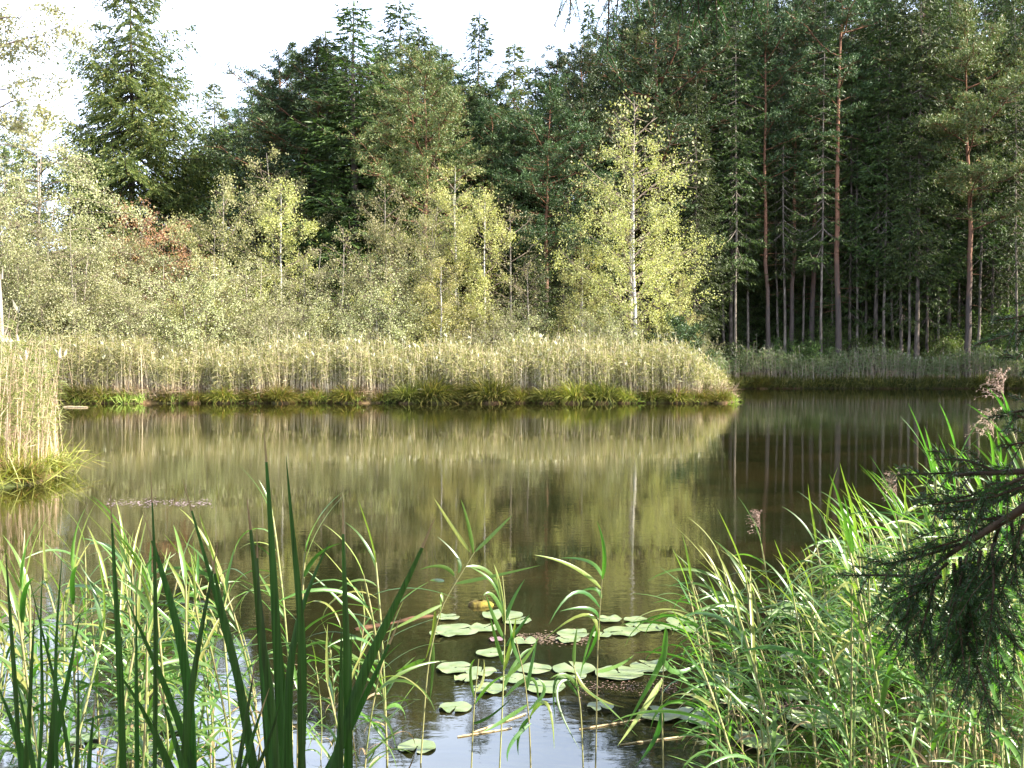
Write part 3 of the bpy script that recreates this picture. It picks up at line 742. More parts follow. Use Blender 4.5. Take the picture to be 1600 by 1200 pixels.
# sparse branches of a tall tree outside the left edge reach into the sky
def overhanging_tree():
    g = np.random.default_rng(77)
    root = thing("willow_tree", "tall thinly leaved tree at the left edge whose sparse branches reach into the sky", "tree", (-22.5, 38, 0.3))
    O = np.array([-22.5, 38, 0.3])
    tr = Acc(); cr = Acc()
    tr.tube([(0, 0, 0), (0.2, 0, 5), (0.1, 0.2, 10), (0.6, 0.1, 16)], [0.22, 0.17, 0.12, 0.05], 8)
    cs = []
    for pts in [[(-160, 190), (-60, 90), (40, 62), (92, 42), (120, 48)], [(-150, 250), (-40, 150), (20, 132), (60, 120), (105, 128)], [(-150, 150), (-50, 40), (20, 25), (60, 5), (95, 18)],
                [(-160, 300), (-60, 160), (10, 70), (30, 65), (62, 82)], [(-160, 260), (-40, 200), (30, 150), (60, 165), (80, 182)], [(-170, 330), (-60, 260), (0, 170), (30, 190), (50, 215)],
                [(-150, 150), (-60, 100), (-20, 60), (0, 40), (10, 25)]]:
        w_ = np.array([P(a, b, 38 + g.uniform(-1, 1)) - O for a, b in pts])
        t = np.linspace(0, 1, 14); tk = np.linspace(0, 1, 5)
        bp = np.stack([np.interp(t, tk, w_[:, i]) for i in range(3)], -1) + g.normal(0, 0.05, (14, 3))
        tr.tube(bp, np.linspace(0.045, 0.008, 14), 4)
        for k in range(34):
            a = bp[g.integers(5, 14)]; e = a + g.normal(0, 0.35, 3) + np.array([0.2, 0, -0.25])
            if k % 2 == 0: tr.tube([a, (a + e) / 2, e], [0.010, 0.007, 0.004], 3)
            for f in (0.4, 0.7, 1.0): cs.append(a + (e - a) * f)
    c = np.array(cs); c = np.repeat(c, 8, 0) + g.normal(0, 0.11, (len(c) * 8, 3))
    d = norm(rdir(len(c), g) + np.array([0, 0, -0.7])); s = norm(np.cross(d, rdir(len(c), g)))
    cr.leaves(c, d, s, g.uniform(0.11, 0.18, len(c)), g.uniform(0.05, 0.075, len(c)))
    # rest of the crown, outside the picture
    c = g.normal(0, 1, (5000, 3)) * np.array([1.6, 2.0, 2.6]) + np.array([-3.0, 0, 13]); c = c[c[:, 0] < -1.2]
    d = rdir(len(c), g); s = norm(np.cross(d, rdir(len(c), g)))
    cr.leaves(c, d, s, np.full(len(c), 0.13), np.full(len(c), 0.06))
    for k in range(14):
        e = np.array([-3.0, 0, 13]) + g.normal(0, 1.6, 3); tr.tube([(0.1, 0.2, 8 + k * 0.3), (e + (0.1, 0.2, 8 + k * .3)) / 2 + (0, 0, .3), e], [0.05, 0.03, 0.01], 4)
    tr.obj("trunk", M['limb'], root, True); cr.obj("crown", M['willow'], root)
overhanging_tree()

def dead_trunk():
    d = 24; b = P(3, 560, d); b[2] = 0.2; root = thing("dead_tree", "pale broken dead trunk at the left edge behind the reed clump", "dead tree", tuple(b))
    a = Acc(); hz = P(3, 428, d)[2] - 0.2; t = np.linspace(0, 1, 9)
    a.tube(np.stack([0.03 * np.sin(t * 5), 0.02 * np.cos(t * 4), t * hz], -1), 0.085 * (1 - 0.35 * t) * np.array([1.3, 1, 1, 1.05, 1, 1, .98, .9, .35]), 9)
    a.tube([(0, 0, hz * .6), (0.12, 0.02, hz * .68), (0.2, 0, hz * .8)], [0.03, 0.02, 0.008], 5)
    a.tube([(0.02, 0, hz * .97), (0.05, 0, hz * 1.05)], [0.03, 0.003], 4)
    a.obj("trunk", M['greybark'], root, True)
dead_trunk()
for x, y, h in [(-4, -5, 16), (0.5, -4, 17), (4.5, -6, 18), (-8, -9, 17), (-1, -10, 20), (3, -12, 19), (-9, -3, 15)]:  # unseen spruces added behind the camera, cutting sky light on the bulrush blades
    o = copy_thing(PROTO['spruce_a'], (x, y, 0.4), random.uniform(0, 6), (h / 28,) * 3, "unseen spruce added behind the camera to block sky light", "spruces added behind the camera as sky blockers")

# ------------------------------------------------------------------ distant reed beds: nobody could count the stalks
def reed_bed(name, X, Y, H, seed, label, mats, leafL=0.30, lw=0.035, sw=0.012, plume=0.07, nleaf=8, Z=None, lowleaf=0.30):
    g = np.random.default_rng(seed); n = len(X)
    Z0 = np.maximum(ground_z(X, Y), -0.15) if Z is None else Z
    H = H * g.uniform(0.85, 1.1, n)
    lean = g.normal(0, 0.09, (n, 2)) + np.array([-0.03, 0]) + 0.07 * np.stack([np.sin(X * 1.1 + 2 * Y), np.sin(X * 0.7 - Y)], -1)
    top = np.stack([X + lean[:, 0] * H, Y + lean[:, 1] * H, Z0 + H], -1)
    bot = np.stack([X, Y, Z0], -1)
    mid = (top + bot) / 2 + np.stack([-lean[:, 0] * H * .15, -lean[:, 1] * H * .15, 0 * H], -1)
    a = Acc()
    yaw = g.uniform(0, math.pi, n)
    sd = np.stack([np.cos(yaw) , np.sin(yaw) * 0.4, 0 * yaw], -1) * sw
    V = np.stack([bot - sd, bot + sd, mid - sd, mid + sd, top - sd * .5, top + sd * .5], 1).reshape(-1, 3)
    k = np.arange(n)[:, None] * 6
    a.add(V, np.concatenate([k + np.array([0, 1, 3, 2]), k + np.array([2, 3, 5, 4])]), 1)
    for j in range(nleaf):
        f = g.uniform(lowleaf, 1.0, n) ** (0.8 if nleaf > 9 else 0.75)
        c = bot + (top - bot) * f[:, None]
        az = g.uniform(0, 6.28, n)
        d = norm(np.stack([np.cos(az) - 0.3, np.sin(az), g.uniform(-0.2, 1.3, n)], -1))
        s = norm(np.cross(d, rdir(n, g)))
        L = leafL * g.uniform(0.6, 1.3, n)
        a.leaves(c, d, s, L, lw, 0)
        # drooping outer half of the leaf
        d2 = norm(d + np.array([0, 0, -0.9])); a.leaves(c + d * L[:, None] * 0.6, d2, s, L * 0.7, lw * 0.8, 0)
    m = g.random(n) < plume
    for j in range(4):
        c = top[m] + g.normal(0, 0.02, (m.sum(), 3))
        d = norm(np.stack([g.normal(-0.3, 0.35, m.sum()), g.normal(0, 0.35, m.sum()), np.ones(m.sum())], -1))
        s = norm(np.cross(d, rdir(m.sum(), g)))
        a.leaves(c, d, s, g.uniform(0.14, 0.26, m.sum()), 0.055, 2, fat=0.4)
    o = a.obj(name, mats)
    tag(o, label, "reeds", kind="stuff")
    return o

RM = [M['reed_green'], M['reed_tan'], M['reed_plume']]
g = np.random.default_rng(5)
# the sunlit peninsula: dense along the water, thinner behind
n = 15000
X = g.uniform(-30, 12.0, n); Y = 49.35 + g.exponential(1.6, n)
sdv = pond_sd(X, Y)
hh = 2.25 + 0.2 * np.sin(X * 0.55) + 0.14 * np.sin(X * 1.7 + 1) + 0.12 * np.sin(X * 3.9 + Y * 2) + 0.16 * g.normal(size=n) + 0.1 * g.exponential(1, n)
k = (sdv > 0.25) & (Y < 55) & (g.random(n) < 0.55 + 0.45 * (np.sin(X * 2.1) * np.sin(X * 0.9 + 2) > -0.25))
k &= ~((X > 10.0) & (sdv < 0.5))
hh = np.where(X > 7.8, hh * (1 - (X - 7.8) ** 1.3 * 0.13), hh) * (0.72 + 0.28 * np.clip((sdv - 0.3) / 1.2, 0, 1))
reed_bed("reed_bed", X[k], Y[k], hh[k] + 0.12, 51, "long sunlit belt of tan and silvery green reeds across the peninsula", RM)
# shaded belt under the forest
n = 8500
X = g.uniform(11.5, 42, n); Y = 70.5 + g.exponential(1.4, n) + np.clip(13 - X, 0, 3) * 0.3
sdv = pond_sd(X, Y); k = (sdv > 0.3) & (Y < 78)
hh = 2.1 + 0.3 * np.sin(X * 0.8) + 0.15 * g.normal(size=n)
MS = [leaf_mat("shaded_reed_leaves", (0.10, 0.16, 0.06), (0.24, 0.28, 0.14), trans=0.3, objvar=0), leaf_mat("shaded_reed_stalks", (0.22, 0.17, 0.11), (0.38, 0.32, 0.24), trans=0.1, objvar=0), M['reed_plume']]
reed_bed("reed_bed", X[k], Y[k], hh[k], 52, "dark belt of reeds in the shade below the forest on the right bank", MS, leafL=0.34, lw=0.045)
# side of the peninsula facing right
n = 1500
X = g.uniform(9, 13, n); Y = g.uniform(50, 71, n); sdv = pond_sd(X, Y); k = (sdv > 0.2) & (sdv < 2.2)
reed_bed("reed_bed", X[k], Y[k], 0.8 + 0.55 * sdv[k] + 0.02 * (Y[k] - 50), 53, "narrow belt of reeds along the hidden right side of the peninsula", RM)
# left clump of tall reeds, nearer
n = 2600
X = g.uniform(-13.5, -7.2, n); Y = g.uniform(15.2, 22, n); sdv = pond_sd(X, Y); k = (sdv > 0.12)
X, Y = X[k], Y[k]; edge = pond_sd(X, Y)
NR = [leaf_mat("left_reed_leaves", (0.10, 0.14, 0.04), (0.27, 0.29, 0.11), (0.44, 0.37, 0.22), trans=0.35, objvar=0), M['reed_tan'], M['reed_plume']]
reed_bed("reed_bed", X, Y, 1.75 + 0.6 * np.clip(edge, 0, 1) + 0.2 * g.normal(size=len(X)), 54, "tall bright reeds standing at the left edge of the water", NR, leafL=0.30, lw=0.016, sw=0.006, plume=0.05, nleaf=11, lowleaf=0.2)
# bank hidden behind the left clump
n = 3000
X = g.uniform(-30, -10, n); Y = g.uniform(20, 49, n); sdv = pond_sd(X, Y); k = (sdv > 0.2) & (sdv < 3)
reed_bed("reed_bed", X[k], Y[k], np.full(k.sum(), 2.4), 55, "reeds along the left shore between the left clump and the peninsula", RM)

# ------------------------------------------------------------------ grass and sedge
def grass_patch(name, X, Y, L, wdt, seed, label, m, z=None, lift=1.0):
    g = np.random.default_rng(seed); n = len(X)
    Z0 = np.maximum(ground_z(X, Y), -0.02) - 0.02 if z is None else z
    c = np.stack([X, Y, Z0], -1)
    d = norm(np.stack([g.normal(0, 0.5, n), g.normal(-0.1, 0.5, n), np.full(n, lift)], -1)); s = norm(np.cross(d, rdir(n, g)))
    l = L * g.uniform(0.5, 1.2, n)
    a = Acc(); a.leaves(c, d, s, l, wdt, 0, fat=0.5)
    d2 = norm(d + np.stack([g.normal(0, .4, n), g.normal(0, .4, n), np.full(n, -0.8)], -1))
    a.leaves(c + d * (l * 0.55)[:, None], d2, s, l * 0.6, wdt, 0, fat=0.3)
    return tag(a.obj(name, m), label, "grass", kind="stuff")
n = 9000
X = g.uniform(-24, 11.6, n); Y = g.uniform(48.4, 51.2, n); sdv = pond_sd(X, Y); k = (sdv > -0.12) & (sdv < 0.9) & (np.sin(X * 1.3 + 0.5) + 0.6 * np.sin(X * 3.1) > -0.5)
grass_patch("bank_grass", X[k], Y[k], 0.5, 0.045, 61, "bright green grass at the foot of the sunlit reeds", M['lush'])
n = 30000
X = g.uniform(10.5, 40, n); Y = g.uniform(71.5, 75, n); sdv = pond_sd(X, Y); k = (sdv > -0.1) & (sdv < 0.9)
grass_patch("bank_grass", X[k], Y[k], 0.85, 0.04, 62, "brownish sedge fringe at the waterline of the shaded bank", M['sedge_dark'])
n = 16000
X = g.uniform(-24, 11.6, n); Y = g.uniform(49, 52.5, n); k = pond_sd(X, Y) > 0.15
M['litter'] = leaf_mat("dead_reed_litter", (0.13, 0.085, 0.05), (0.34, 0.25, 0.16), (0.20, 0.19, 0.07), trans=0.15, objvar=0.0, tcol=(1, 1, .8))
grass_patch("reed_litter", X[k], Y[k], 0.95, 0.03, 67, "brownish dead stalks and leaves matted between the sunlit reeds", M['litter'])
n = 20000
X = g.uniform(8, 50, n); Y = g.uniform(75, 100, n); k = (np.sin(X * 0.8) * np.sin(Y * 0.6 + X * .2) > -0.1)
grass_patch("ground_cover", X[k], Y[k], 0.4, 0.09, 63, "patchy low green growth on the forest floor", M['shade_leaf'])
n = 9000
X = g.uniform(-30, 11, n); Y = g.uniform(52, 66, n)
k = pond_sd(X, Y) > 0.4
grass_patch("ground_cover", X[k], Y[k], 0.9, 0.07, 64, "tall rough grass behind the reeds of the peninsula", M['sedge'])
n = 3500
X = g.uniform(-14, -6.9, n); Y = g.uniform(14.6, 21.5, n); sdv = pond_sd(X, Y); k = (sdv > -0.15) & (sdv < 1.6)
grass_patch("bank_grass", X[k], Y[k], 0.75, 0.018, 65, "long yellow green grass hanging over the water at the left clump", leaf_mat("left_bank_grass", (0.15, 0.17, 0.03), (0.38, 0.37, 0.10), (0.30, 0.20, 0.08), trans=0.35, objvar=0), lift=0.6)
n = 3500
X = g.uniform(-6, 6, n); Y = g.uniform(0.2, 3.4, n); k = pond_sd(X, Y) > -0.1
grass_patch("bank_grass", X[k], Y[k], 0.32, 0.012, 66, "short grass on the near bank below the picture", M['sedge'])

def make_tussock(seed, m, n=900, Rr=0.55, L=0.95):
    g = np.random.default_rng(seed)
    root = thing("sedge_tussock", "x", "sedge tussock")
    a = Acc(); az = g.uniform(0, 6.28, n); r = np.sqrt(g.random(n)) * Rr * 0.95
    el = np.clip(g.normal(1.15, 0.28, n) - 0.5 * (r / Rr), 0.1, 1.5)
    c = np.stack([np.cos(az) * r, np.sin(az) * r, 0.22 * (1 - (r / Rr) ** 2)], -1)
    d = np.stack([np.cos(az) * np.cos(el), np.sin(az) * np.cos(el), np.sin(el)], -1) + g.normal(0, 0.12, (n, 3)); d = norm(d)
    s = norm(np.cross(d, np.array([0, 0, 1.0])) + g.normal(0, 0.2, (n, 3)))
    l = L * g.uniform(0.45, 1.1, n)
    p = c.copy(); pts = [p.copy()]; dd = d.copy()
    for q in range(4):
        p = p + dd * (l / 4)[:, None]; pts.append(p.copy()); dd = norm(dd + np.array([-0.12, 0, -0.30]) + g.normal(0, 0.10, (n, 3)))
    wd = np.array([0.012, 0.014, 0.012, 0.008, 0.002])
    V = np.stack([np.stack([pts[q] - s * wd[q], pts[q] + s * wd[q]], 1) for q in range(5)], 1).reshape(n, 10, 3)
    k = np.arange(n)[:, None] * 10
    Q = np.concatenate([k + np.array([2 * q, 2 * q + 1, 2 * q + 3, 2 * q + 2]) for q in range(4)])
    a.add(V.reshape(-1, 3), Q)
    a.obj("blades", m, root)
    # dark root mound
    b = Acc(); zz = np.array([-0.25, 0.0, 0.16, 0.24]); rr = np.array([0.5, 0.46, 0.3, 0.02]) * Rr / 0.55
    b.tube(np.stack([0 * zz, 0 * zz, zz], -1), rr, 12)
    b.obj("root_mound", M['ground'], root, True)
    return root
T = [make_tussock(71, M['sedge_dark'], n=1500, L=0.95), make_tussock(72, M['sedge'], n=1200, L=0.9), make_tussock(73, M['sedge'], n=700, Rr=0.45, L=0.7)]
tus = [  # px, size, kind, label
 (125, 1.0, 0, "dark tussock at the left end of the peninsula"), (158, 0.9, 1, "brownish tussock next to the dark left end of the peninsula"), (200, 1.0, 1, "rounded golden tussock under the left part of the tan reeds"),
 (262, 0.8, 1, None), (305, 0.9, 2, None), (352, 1.1, 1, None), (400, 1.0, 2, None), (440, 1.1, 1, None), (492, 1.0, 1, None), (545, 1.1, 1, None), (590, 0.9, 2, None),
 (640, 1.35, 0, "biggest dark green tussock, with blades fanned out to the left"), (685, 1.2, 0, "large dark tussock right of the biggest one"), (725, 1.1, 0, None), (765, 1.25, 0, "dark tussock below the middle birches"),
 (812, 1.1, 1, None), (855, 1.2, 0, None), (895, 1.1, 1, "brown tinted tussock left of the tall birch"), (938, 1.1, 0, None), (975, 1.0, 1, "bright tussock straight below the tall birch trunk"), (1020, 1.2, 0, "dark tussock right below the tall birch"), (1060, 1.0, 1, None), (1095, 1.0, 1, "olive tussock near the tip of the peninsula"), (1125, 0.8, 2, "small bright tussock at the very tip of the peninsula")]
fb = [False] * 3
for px, s, k, lab in tus:
    y = 49.5; x = (px - CX) / F_PX * y
    while pond_sd(np.array([x]), np.array([y]))[0] < 0.12: y += 0.05
    y += random.uniform(-0.25, 0.15); z = 0.06; sc = s * random.uniform(0.7, 1.15)
    if not fb[k]:
        o = T[k]; fb[k] = True; o.location = (x, y, z); o.scale = (sc,) * 3
    else: o = copy_thing(T[k], (x, y, z), random.uniform(0, 6.28), (sc,) * 3)
    o["label"] = lab or "olive sedge tussock in the row under the sunlit reeds"
    o["group"] = "sedge tussocks along the peninsula"
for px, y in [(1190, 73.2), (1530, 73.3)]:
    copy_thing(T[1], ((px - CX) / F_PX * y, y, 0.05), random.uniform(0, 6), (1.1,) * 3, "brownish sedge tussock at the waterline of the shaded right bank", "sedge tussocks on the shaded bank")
for x, y, s in [(-8.5, 16.6, .6), (-8.15, 17.6, .6), (-8.3, 18.9, .6), (-9.0, 16.1, .6)]:
    copy_thing(T[2], (x - .1, y, 0.02), random.uniform(0, 6), (s,) * 3, "yellow green tussock at the foot of the left reed clump", "sedge tussocks at the left clump")

# ------------------------------------------------------------------ foreground reeds
def leaf_curve(g, o, az, e0, e1, L, n=9, wob=0.05, curl=1.0):
    t = np.linspace(0, 1, n); el = e0 + (e1 - e0) * t ** curl
    a2 = az + np.cumsum(g.normal(0, wob, n))
    st = np.stack([np.cos(a2) * np.cos(el), np.sin(a2) * np.cos(el), np.sin(el)], -1) * (L / (n - 1))
    pts = o + np.concatenate([[np.zeros(3)], np.cumsum(st[:-1], 0)])
    return pts, t, a2
def add_leaf(acc, g, o, az, e0, e1, L, W, i=0, kink=0.0, fold=0.35):
    pts, t, a2 = leaf_curve(g, o, az, e0, e1, L)
    wd = W * 0.5 * np.minimum(1, (t * 5 + 0.25)) * (1 - t ** 2.2) ** 0.9 + 0.0004
    side = np.stack([-np.sin(a2), np.cos(a2), 0 * a2], -1)
    tw = g.normal(0, 0.5) + g.normal(0, 0.6) * t
    tg = norm(np.gradient(pts, axis=0)); up = norm(np.cross(tg, side))
    s2 = side * np.cos(tw)[:, None] + up * np.sin(tw)[:, None]
    u2 = np.cross(tg, s2)
    acc.ribbon(pts, s2, wd, fold=fold, up=u2, i=i)
def add_plume(acc, g, o, Lp=0.22, az0=math.pi, i=0, n=34):
    for k in range(n):
        f = g.random(); c = o + np.array([0, 0, f * Lp * 0.8])
        az = az0 + g.normal(0, 0.8); L = Lp * (0.75 - 0.45 * f) * g.uniform(0.6, 1.1)
        pts, t, a2 = leaf_curve(g, c, az, g.uniform(0.9, 1.4), g.uniform(-1.0, 0.2), L, n=5, wob=0.15)
        acc.tube(pts, 0.0008, 3, i)
        m = 6; q = g.integers(1, 5, m); cc = pts[q] + g.normal(0, 0.004, (m, 3)); d = norm(np.array([np.cos(az), np.sin(az), -0.8]) + g.normal(0, 0.5, (m, 3)))
        acc.leaves(cc, d, norm(np.cross(d, rdir(m, g))), 0.016, 0.006, i)
def make_reed(h, seed, nl=12, low=0.25, az0=math.pi, azs=0.9, plume=False, lw=1.0, dry=2, Ls=1.0, stiff=0.5):
    g = np.random.default_rng(seed)
    root = thing("reed", "x", "reed")
    st = Acc(); lf = Acc()
    t = np.linspace(0, 1, 8); b = g.normal(0, 0.06, 2) + np.array([np.cos(az0), np.sin(az0)]) * 0.08
    sp = np.stack([b[0] * h * t ** 2, b[1] * h * t ** 2, t * h], -1)
    st.tube(sp, np.linspace(0.0042, 0.0018, 8), 5)
    def at_(f): return np.array([np.interp(f, t, sp[:, i]) for i in range(3)])
    for k in range(nl):
        f = low + (1 - low) * (k + g.uniform(0, 0.6)) / nl
        az = az0 + (1 if k % 2 else -1) * g.uniform(0.1, 1.0) * azs + (math.pi if g.random() < 0.16 else 0)
        L = Ls * g.uniform(0.20, 0.42) * (0.75 + 0.5 * math.sin(min(1, f) * 2.6)) * (0.8 if f < 0.35 else 1)
        e0 = g.uniform(0.35, 1.1); dr = g.random()
        e1 = e0 - g.uniform(0.2, 0.9) if dr < stiff else e0 - g.uniform(1.2, 2.5)
        if f > 0.9: e0 = 1.3; e1 = g.uniform(0.4, 1.2)
        add_leaf(lf, g, at_(f), az, e0, e1, L, g.uniform(0.012, 0.024) * lw, 0)
        # sheath
        st.tube([at_(max(0, f - 0.07)), at_(f)], [0.0052, 0.0048], 5)
    for k in range(dry):
        f = g.uniform(0.12, 0.4); add_leaf(lf, g, at_(f), g.uniform(0, 6.28), g.uniform(0.2, 0.9), -1.5, g.uniform(0.15, 0.3), 0.012, 1)
    st.obj("stem", M['rstem'], root, True)
    lf.obj("leaves", [M['rl'], M['rdry']], root, True)
    if plume:
        pl = Acc(); add_plume(pl, g, at_(0.99), 0.24, az0); pl.obj("plume", M['plume'], root)
    return root
RP = []
for j, (h, pl) in enumerate([(1.0, 0), (1.0, 0), (1.15, 0), (1.3, 0), (1.3, 0), (1.5, 0), (1.5, 0), (1.7, 0), (1.7, 0), (1.95, 0), (1.95, 0), (1.5, 1), (1.9, 1)]):
    r = make_reed(h, 100 + j, nl=int(8 + h * 6), low=0.16, plume=bool(pl)); v_ = r.children[0].data.vertices; tz = max(v_, key=lambda q: q.co.z).co; RP.append([h, bool(pl), r, False, (tz.x, tz.y)])
def put_reed(x, y, h, lab, group=None, plume=False, rz=0.0, base=-0.08, tilt=(0, 0)):
    c = [r for r in RP if r[1] == plume]
    c.sort(key=lambda r: abs(r[0] - h) + random.uniform(0, 0.22))
    r = c[0]; s = h / r[0]
    tx, ty = r[4][0] * s, r[4][1] * s; x -= tx * math.cos(rz) - ty * math.sin(rz) + h * math.sin(tilt[1]); y -= tx * math.sin(rz) + ty * math.cos(rz)
    if not r[3]:
        r[3] = True; o = r[2]; o.location = (x, y, base); o.rotation_euler = (tilt[0], tilt[1], rz); o.scale = (s,) * 3; o["label"] = lab
        if group: o["group"] = group
    else: o = copy_thing(r[2], (x, y, base), rz, (s,) * 3, lab, group, tilt)
    return o
gr = np.random.default_rng(9)
# right stand: the row of the highest leaf tips against the photograph's columns
ex = [985, 1010, 1060, 1120, 1180, 1250, 1310, 1370, 1420, 1480, 1540, 1600, 1700]
ey = [1060, 960, 850, 850, 880, 810, 770, 740, 700, 690, 715, 720, 710]
cnt = 0
while cnt < 185:
    px = gr.uniform(985, 1720); d = 3.9 + 4.2 * gr.random() ** 0.8
    if gr.random() > 0.35 + 0.65 * min(1, (px - 985) / 220): continue
    topy = np.interp(px, ex, ey) + 45 + abs(gr.normal(0, 130)) * (0.6 + 0.5 * (8.1 - d) / 4)
    p = P(px, topy, d); h = p[2] + 0.08
    if h < 0.5 or pond_sd(np.array([p[0]]), np.array([d]))[0] > 0.2: continue
    lab = "green reed in the front of the dense right stand" if d < 5.2 else "green reed in the dense stand at the right, further out in the water"
    put_reed(p[0], d, min(h, 2.15), lab, "reeds of the dense right stand" if d < 5.2 else "reeds at the back of the right stand", rz=gr.normal(0, 0.6), base=-0.08, tilt=(gr.normal(0, 0.05), gr.normal(-0.05, 0.06)))
    cnt += 1
# named, taller reeds of the right stand
for px, py, d, pl, lab in [(1140, 838, 6.0, True, "reed with a drooping plume at the left end of the right stand"), (1528, 632, 5.6, True, "tallest reed with an upright pinkish plume at the right"),
                           (1515, 690, 5.4, True, "reed with a nodding plume just under the tallest plume"), (1345, 788, 5.8, True, "reed with a thin open plume in the middle of the right stand"),
                           (1062, 870, 6.0, False, "outermost tall reed on the left of the right stand"), (1250, 840, 5.8, False, "tall reed with leaves swept left between the two lower plumes"),
                           (1405, 720, 5.5, False, "tall reed with long leaves pointing left over the dark water"), (1455, 690, 5.6, False, "tall reed left of the pinkish plumes")]:
    p = P(px, py, d); put_reed(p[0] + 0.05, d, p[2] + 0.08, lab, None, pl, rz=gr.normal(0, 0.2), tilt=(0, -0.03))
# left stand
ex = [0, 60, 110, 180, 230, 290, 340, 390, 430, 500, 560]; ey = [900, 880, 800, 830, 860, 830, 800, 840, 900, 850, 850]
cnt = 0
while cnt < 56:
    px = gr.uniform(-60, 330) if gr.random() < 0.84 else gr.uniform(330, 600); d = 4.0 + 2.8 * gr.random()
    topy = np.interp(px, ex, ey) + 15 + abs(gr.normal(0, 110)); p = P(px, topy, d); h = p[2] + 0.08
    if h < 0.5: continue
    put_reed(p[0], d, h, "green reed in the loose stand at the left foreground", "reeds of the loose left stand", rz=gr.choice([0, math.pi, 1.2, -1.2, -0.5]) + gr.normal(0, 0.5), tilt=(gr.normal(0, 0.06), gr.normal(0, 0.08)))
    cnt += 1
for px, py, d, rz, lab in [(545, 845, 5.2, 3.0, "reed with arching leaves behind the rightmost bulrush blades"), (560, 870, 5.4, 0.2, "tangled reed left of the lily pads"), (505, 900, 5.1, 0.3, "low reed among the bulrush blades in the middle"),
                           (630, 1000, 5.0, 3.1, "short reed close left of the lily pads"), (372, 790, 5.5, 0.1, "tall thin reed in front of the left open water")]:
    p = P(px, py, d); put_reed(p[0], d, p[2] + 0.08, lab, None, False, rz=rz)

# single reeds in the middle, shaped leaf by leaf: stem as photo points, leaves as (start, mid, tip)
def hero_reed(label, d, stem, leaves, W=0.02):
    b = P(*stem[0], d); b[2] = -0.1; root = thing("reed", label, "reed", tuple(b))
    g = np.random.default_rng(int(stem[0][0]))
    pts = [b] + [P(x, y, d) for x, y in stem[1:]]
    a = Acc(); q = np.array(pts) - b
    t = np.linspace(0, 1, len(q)); tt = np.linspace(0, 1, 14)
    q = np.stack([np.interp(tt, t, q[:, i]) for i in range(3)], -1); q[1:-1] = (q[:-2] + q[1:-1] * 2 + q[2:]) / 4
    a.tube(q, np.linspace(0.0045, 0.002, 14), 5); a.obj("stem", M['rstem'], root, True)
    l = Acc()
    for lf in leaves:
        k = np.array([P(x, y, d + j * dz) - b for j, ((x, y), dz) in enumerate(zip(lf[:3], [gr.normal(0, 0.06)] * 3))])
        t = np.linspace(0, 1, 10)[:, None]
        c = (1 - t) ** 2 * k[0] + 2 * t * (1 - t) * (2 * k[1] - (k[0] + k[2]) / 2) + t ** 2 * k[2]
        tg = norm(np.gradient(c, axis=0)); side = norm(np.cross(tg, np.array([0.15, -1, 0.5]) + g.normal(0, 0.25, 3)))
        up = np.cross(tg, side); t = t[:, 0]
        wd = W * 0.5 * np.minimum(1, t * 5 + 0.25) * (1 - t ** 2.2) ** 0.9 + 0.0004
        l.ribbon(c, side, wd, 0.3, up)
    l.obj("leaves", M['rl'], root, True)
hero_reed("leaning reed with a fan of leaves high above the lily pads", 5.4, [(655, 1190), (668, 1040), (688, 950), (742, 862)],
          [((742, 862), (775, 830), (800, 805)), ((740, 864), (732, 820), (720, 780)), ((734, 862), (705, 820), (678, 778)), ((716, 895), (715, 870), (683, 838)), ((710, 900), (690, 885), (656, 890)),
           ((710, 912), (770, 900), (845, 883)), ((728, 885), (770, 900), (788, 960)), ((694, 908), (680, 906), (672, 907)), ((692, 940), (690, 930), (688, 970)), ((680, 955), (676, 990), (665, 1030)), ((676, 1000), (676, 1050), (671, 1098)), ((664, 1030), (640, 1040), (618, 1050)), ((690, 945), (650, 965), (600, 990))])
hero_reed("straight tall reed standing alone right of the lily pads' middle", 5.3, [(930, 1230), (934, 1000), (941, 905)],
          [((941, 905), (944, 860), (933, 815)), ((940, 900), (920, 877), (875, 872)), ((940, 920), (895, 885), (835, 867)), ((938, 950), (900, 925), (858, 975)), ((940, 935), (930, 920), (905, 925)), ((936, 965), (918, 950), (875, 955)), ((935, 970), (920, 1005), (905, 1065)), ((935, 972), (930, 1000), (908, 1045)), ((932, 1050), (965, 1040), (990, 1024)), ((936, 1000), (915, 960), (850, 1000))])
hero_reed("reed with many narrow upright leaves in front of the lily pads", 5.1, [(778, 1230), (786, 1080), (790, 950), (785, 900)],
          [((786, 950), (770, 910), (732, 885)), ((786, 960), (770, 930), (755, 930)), ((788, 975), (782, 920), (772, 882)), ((790, 970), (800, 940), (820, 905)), ((788, 1000), (770, 960), (760, 930)), ((790, 1010), (812, 980), (828, 960)), ((787, 1040), (775, 1000), (766, 965)), ((790, 1030), (800, 1000), (792, 955)), ((788, 1060), (820, 1030), (842, 995)), ((786, 1050), (800, 1000), (806, 965)), ((785, 1080), (810, 1030), (836, 1012)), ((788, 1090), (830, 1060), (840, 1105))])
hero_reed("thin yellowish reed with drooping leaves below the lily pads", 4.8, [(915, 1230), (908, 1110), (895, 1030)],
          [((905, 1080), (885, 1055), (860, 1060)), ((903, 1070), (940, 1095), (996, 1150)), ((900, 1050), (925, 1085), (975, 1105)), ((898, 1060), (870, 1085), (905, 1170)), ((897, 1040), (898, 1010), (902, 980)), ((905, 1090), (870, 1060), (868, 1130))], 0.017)
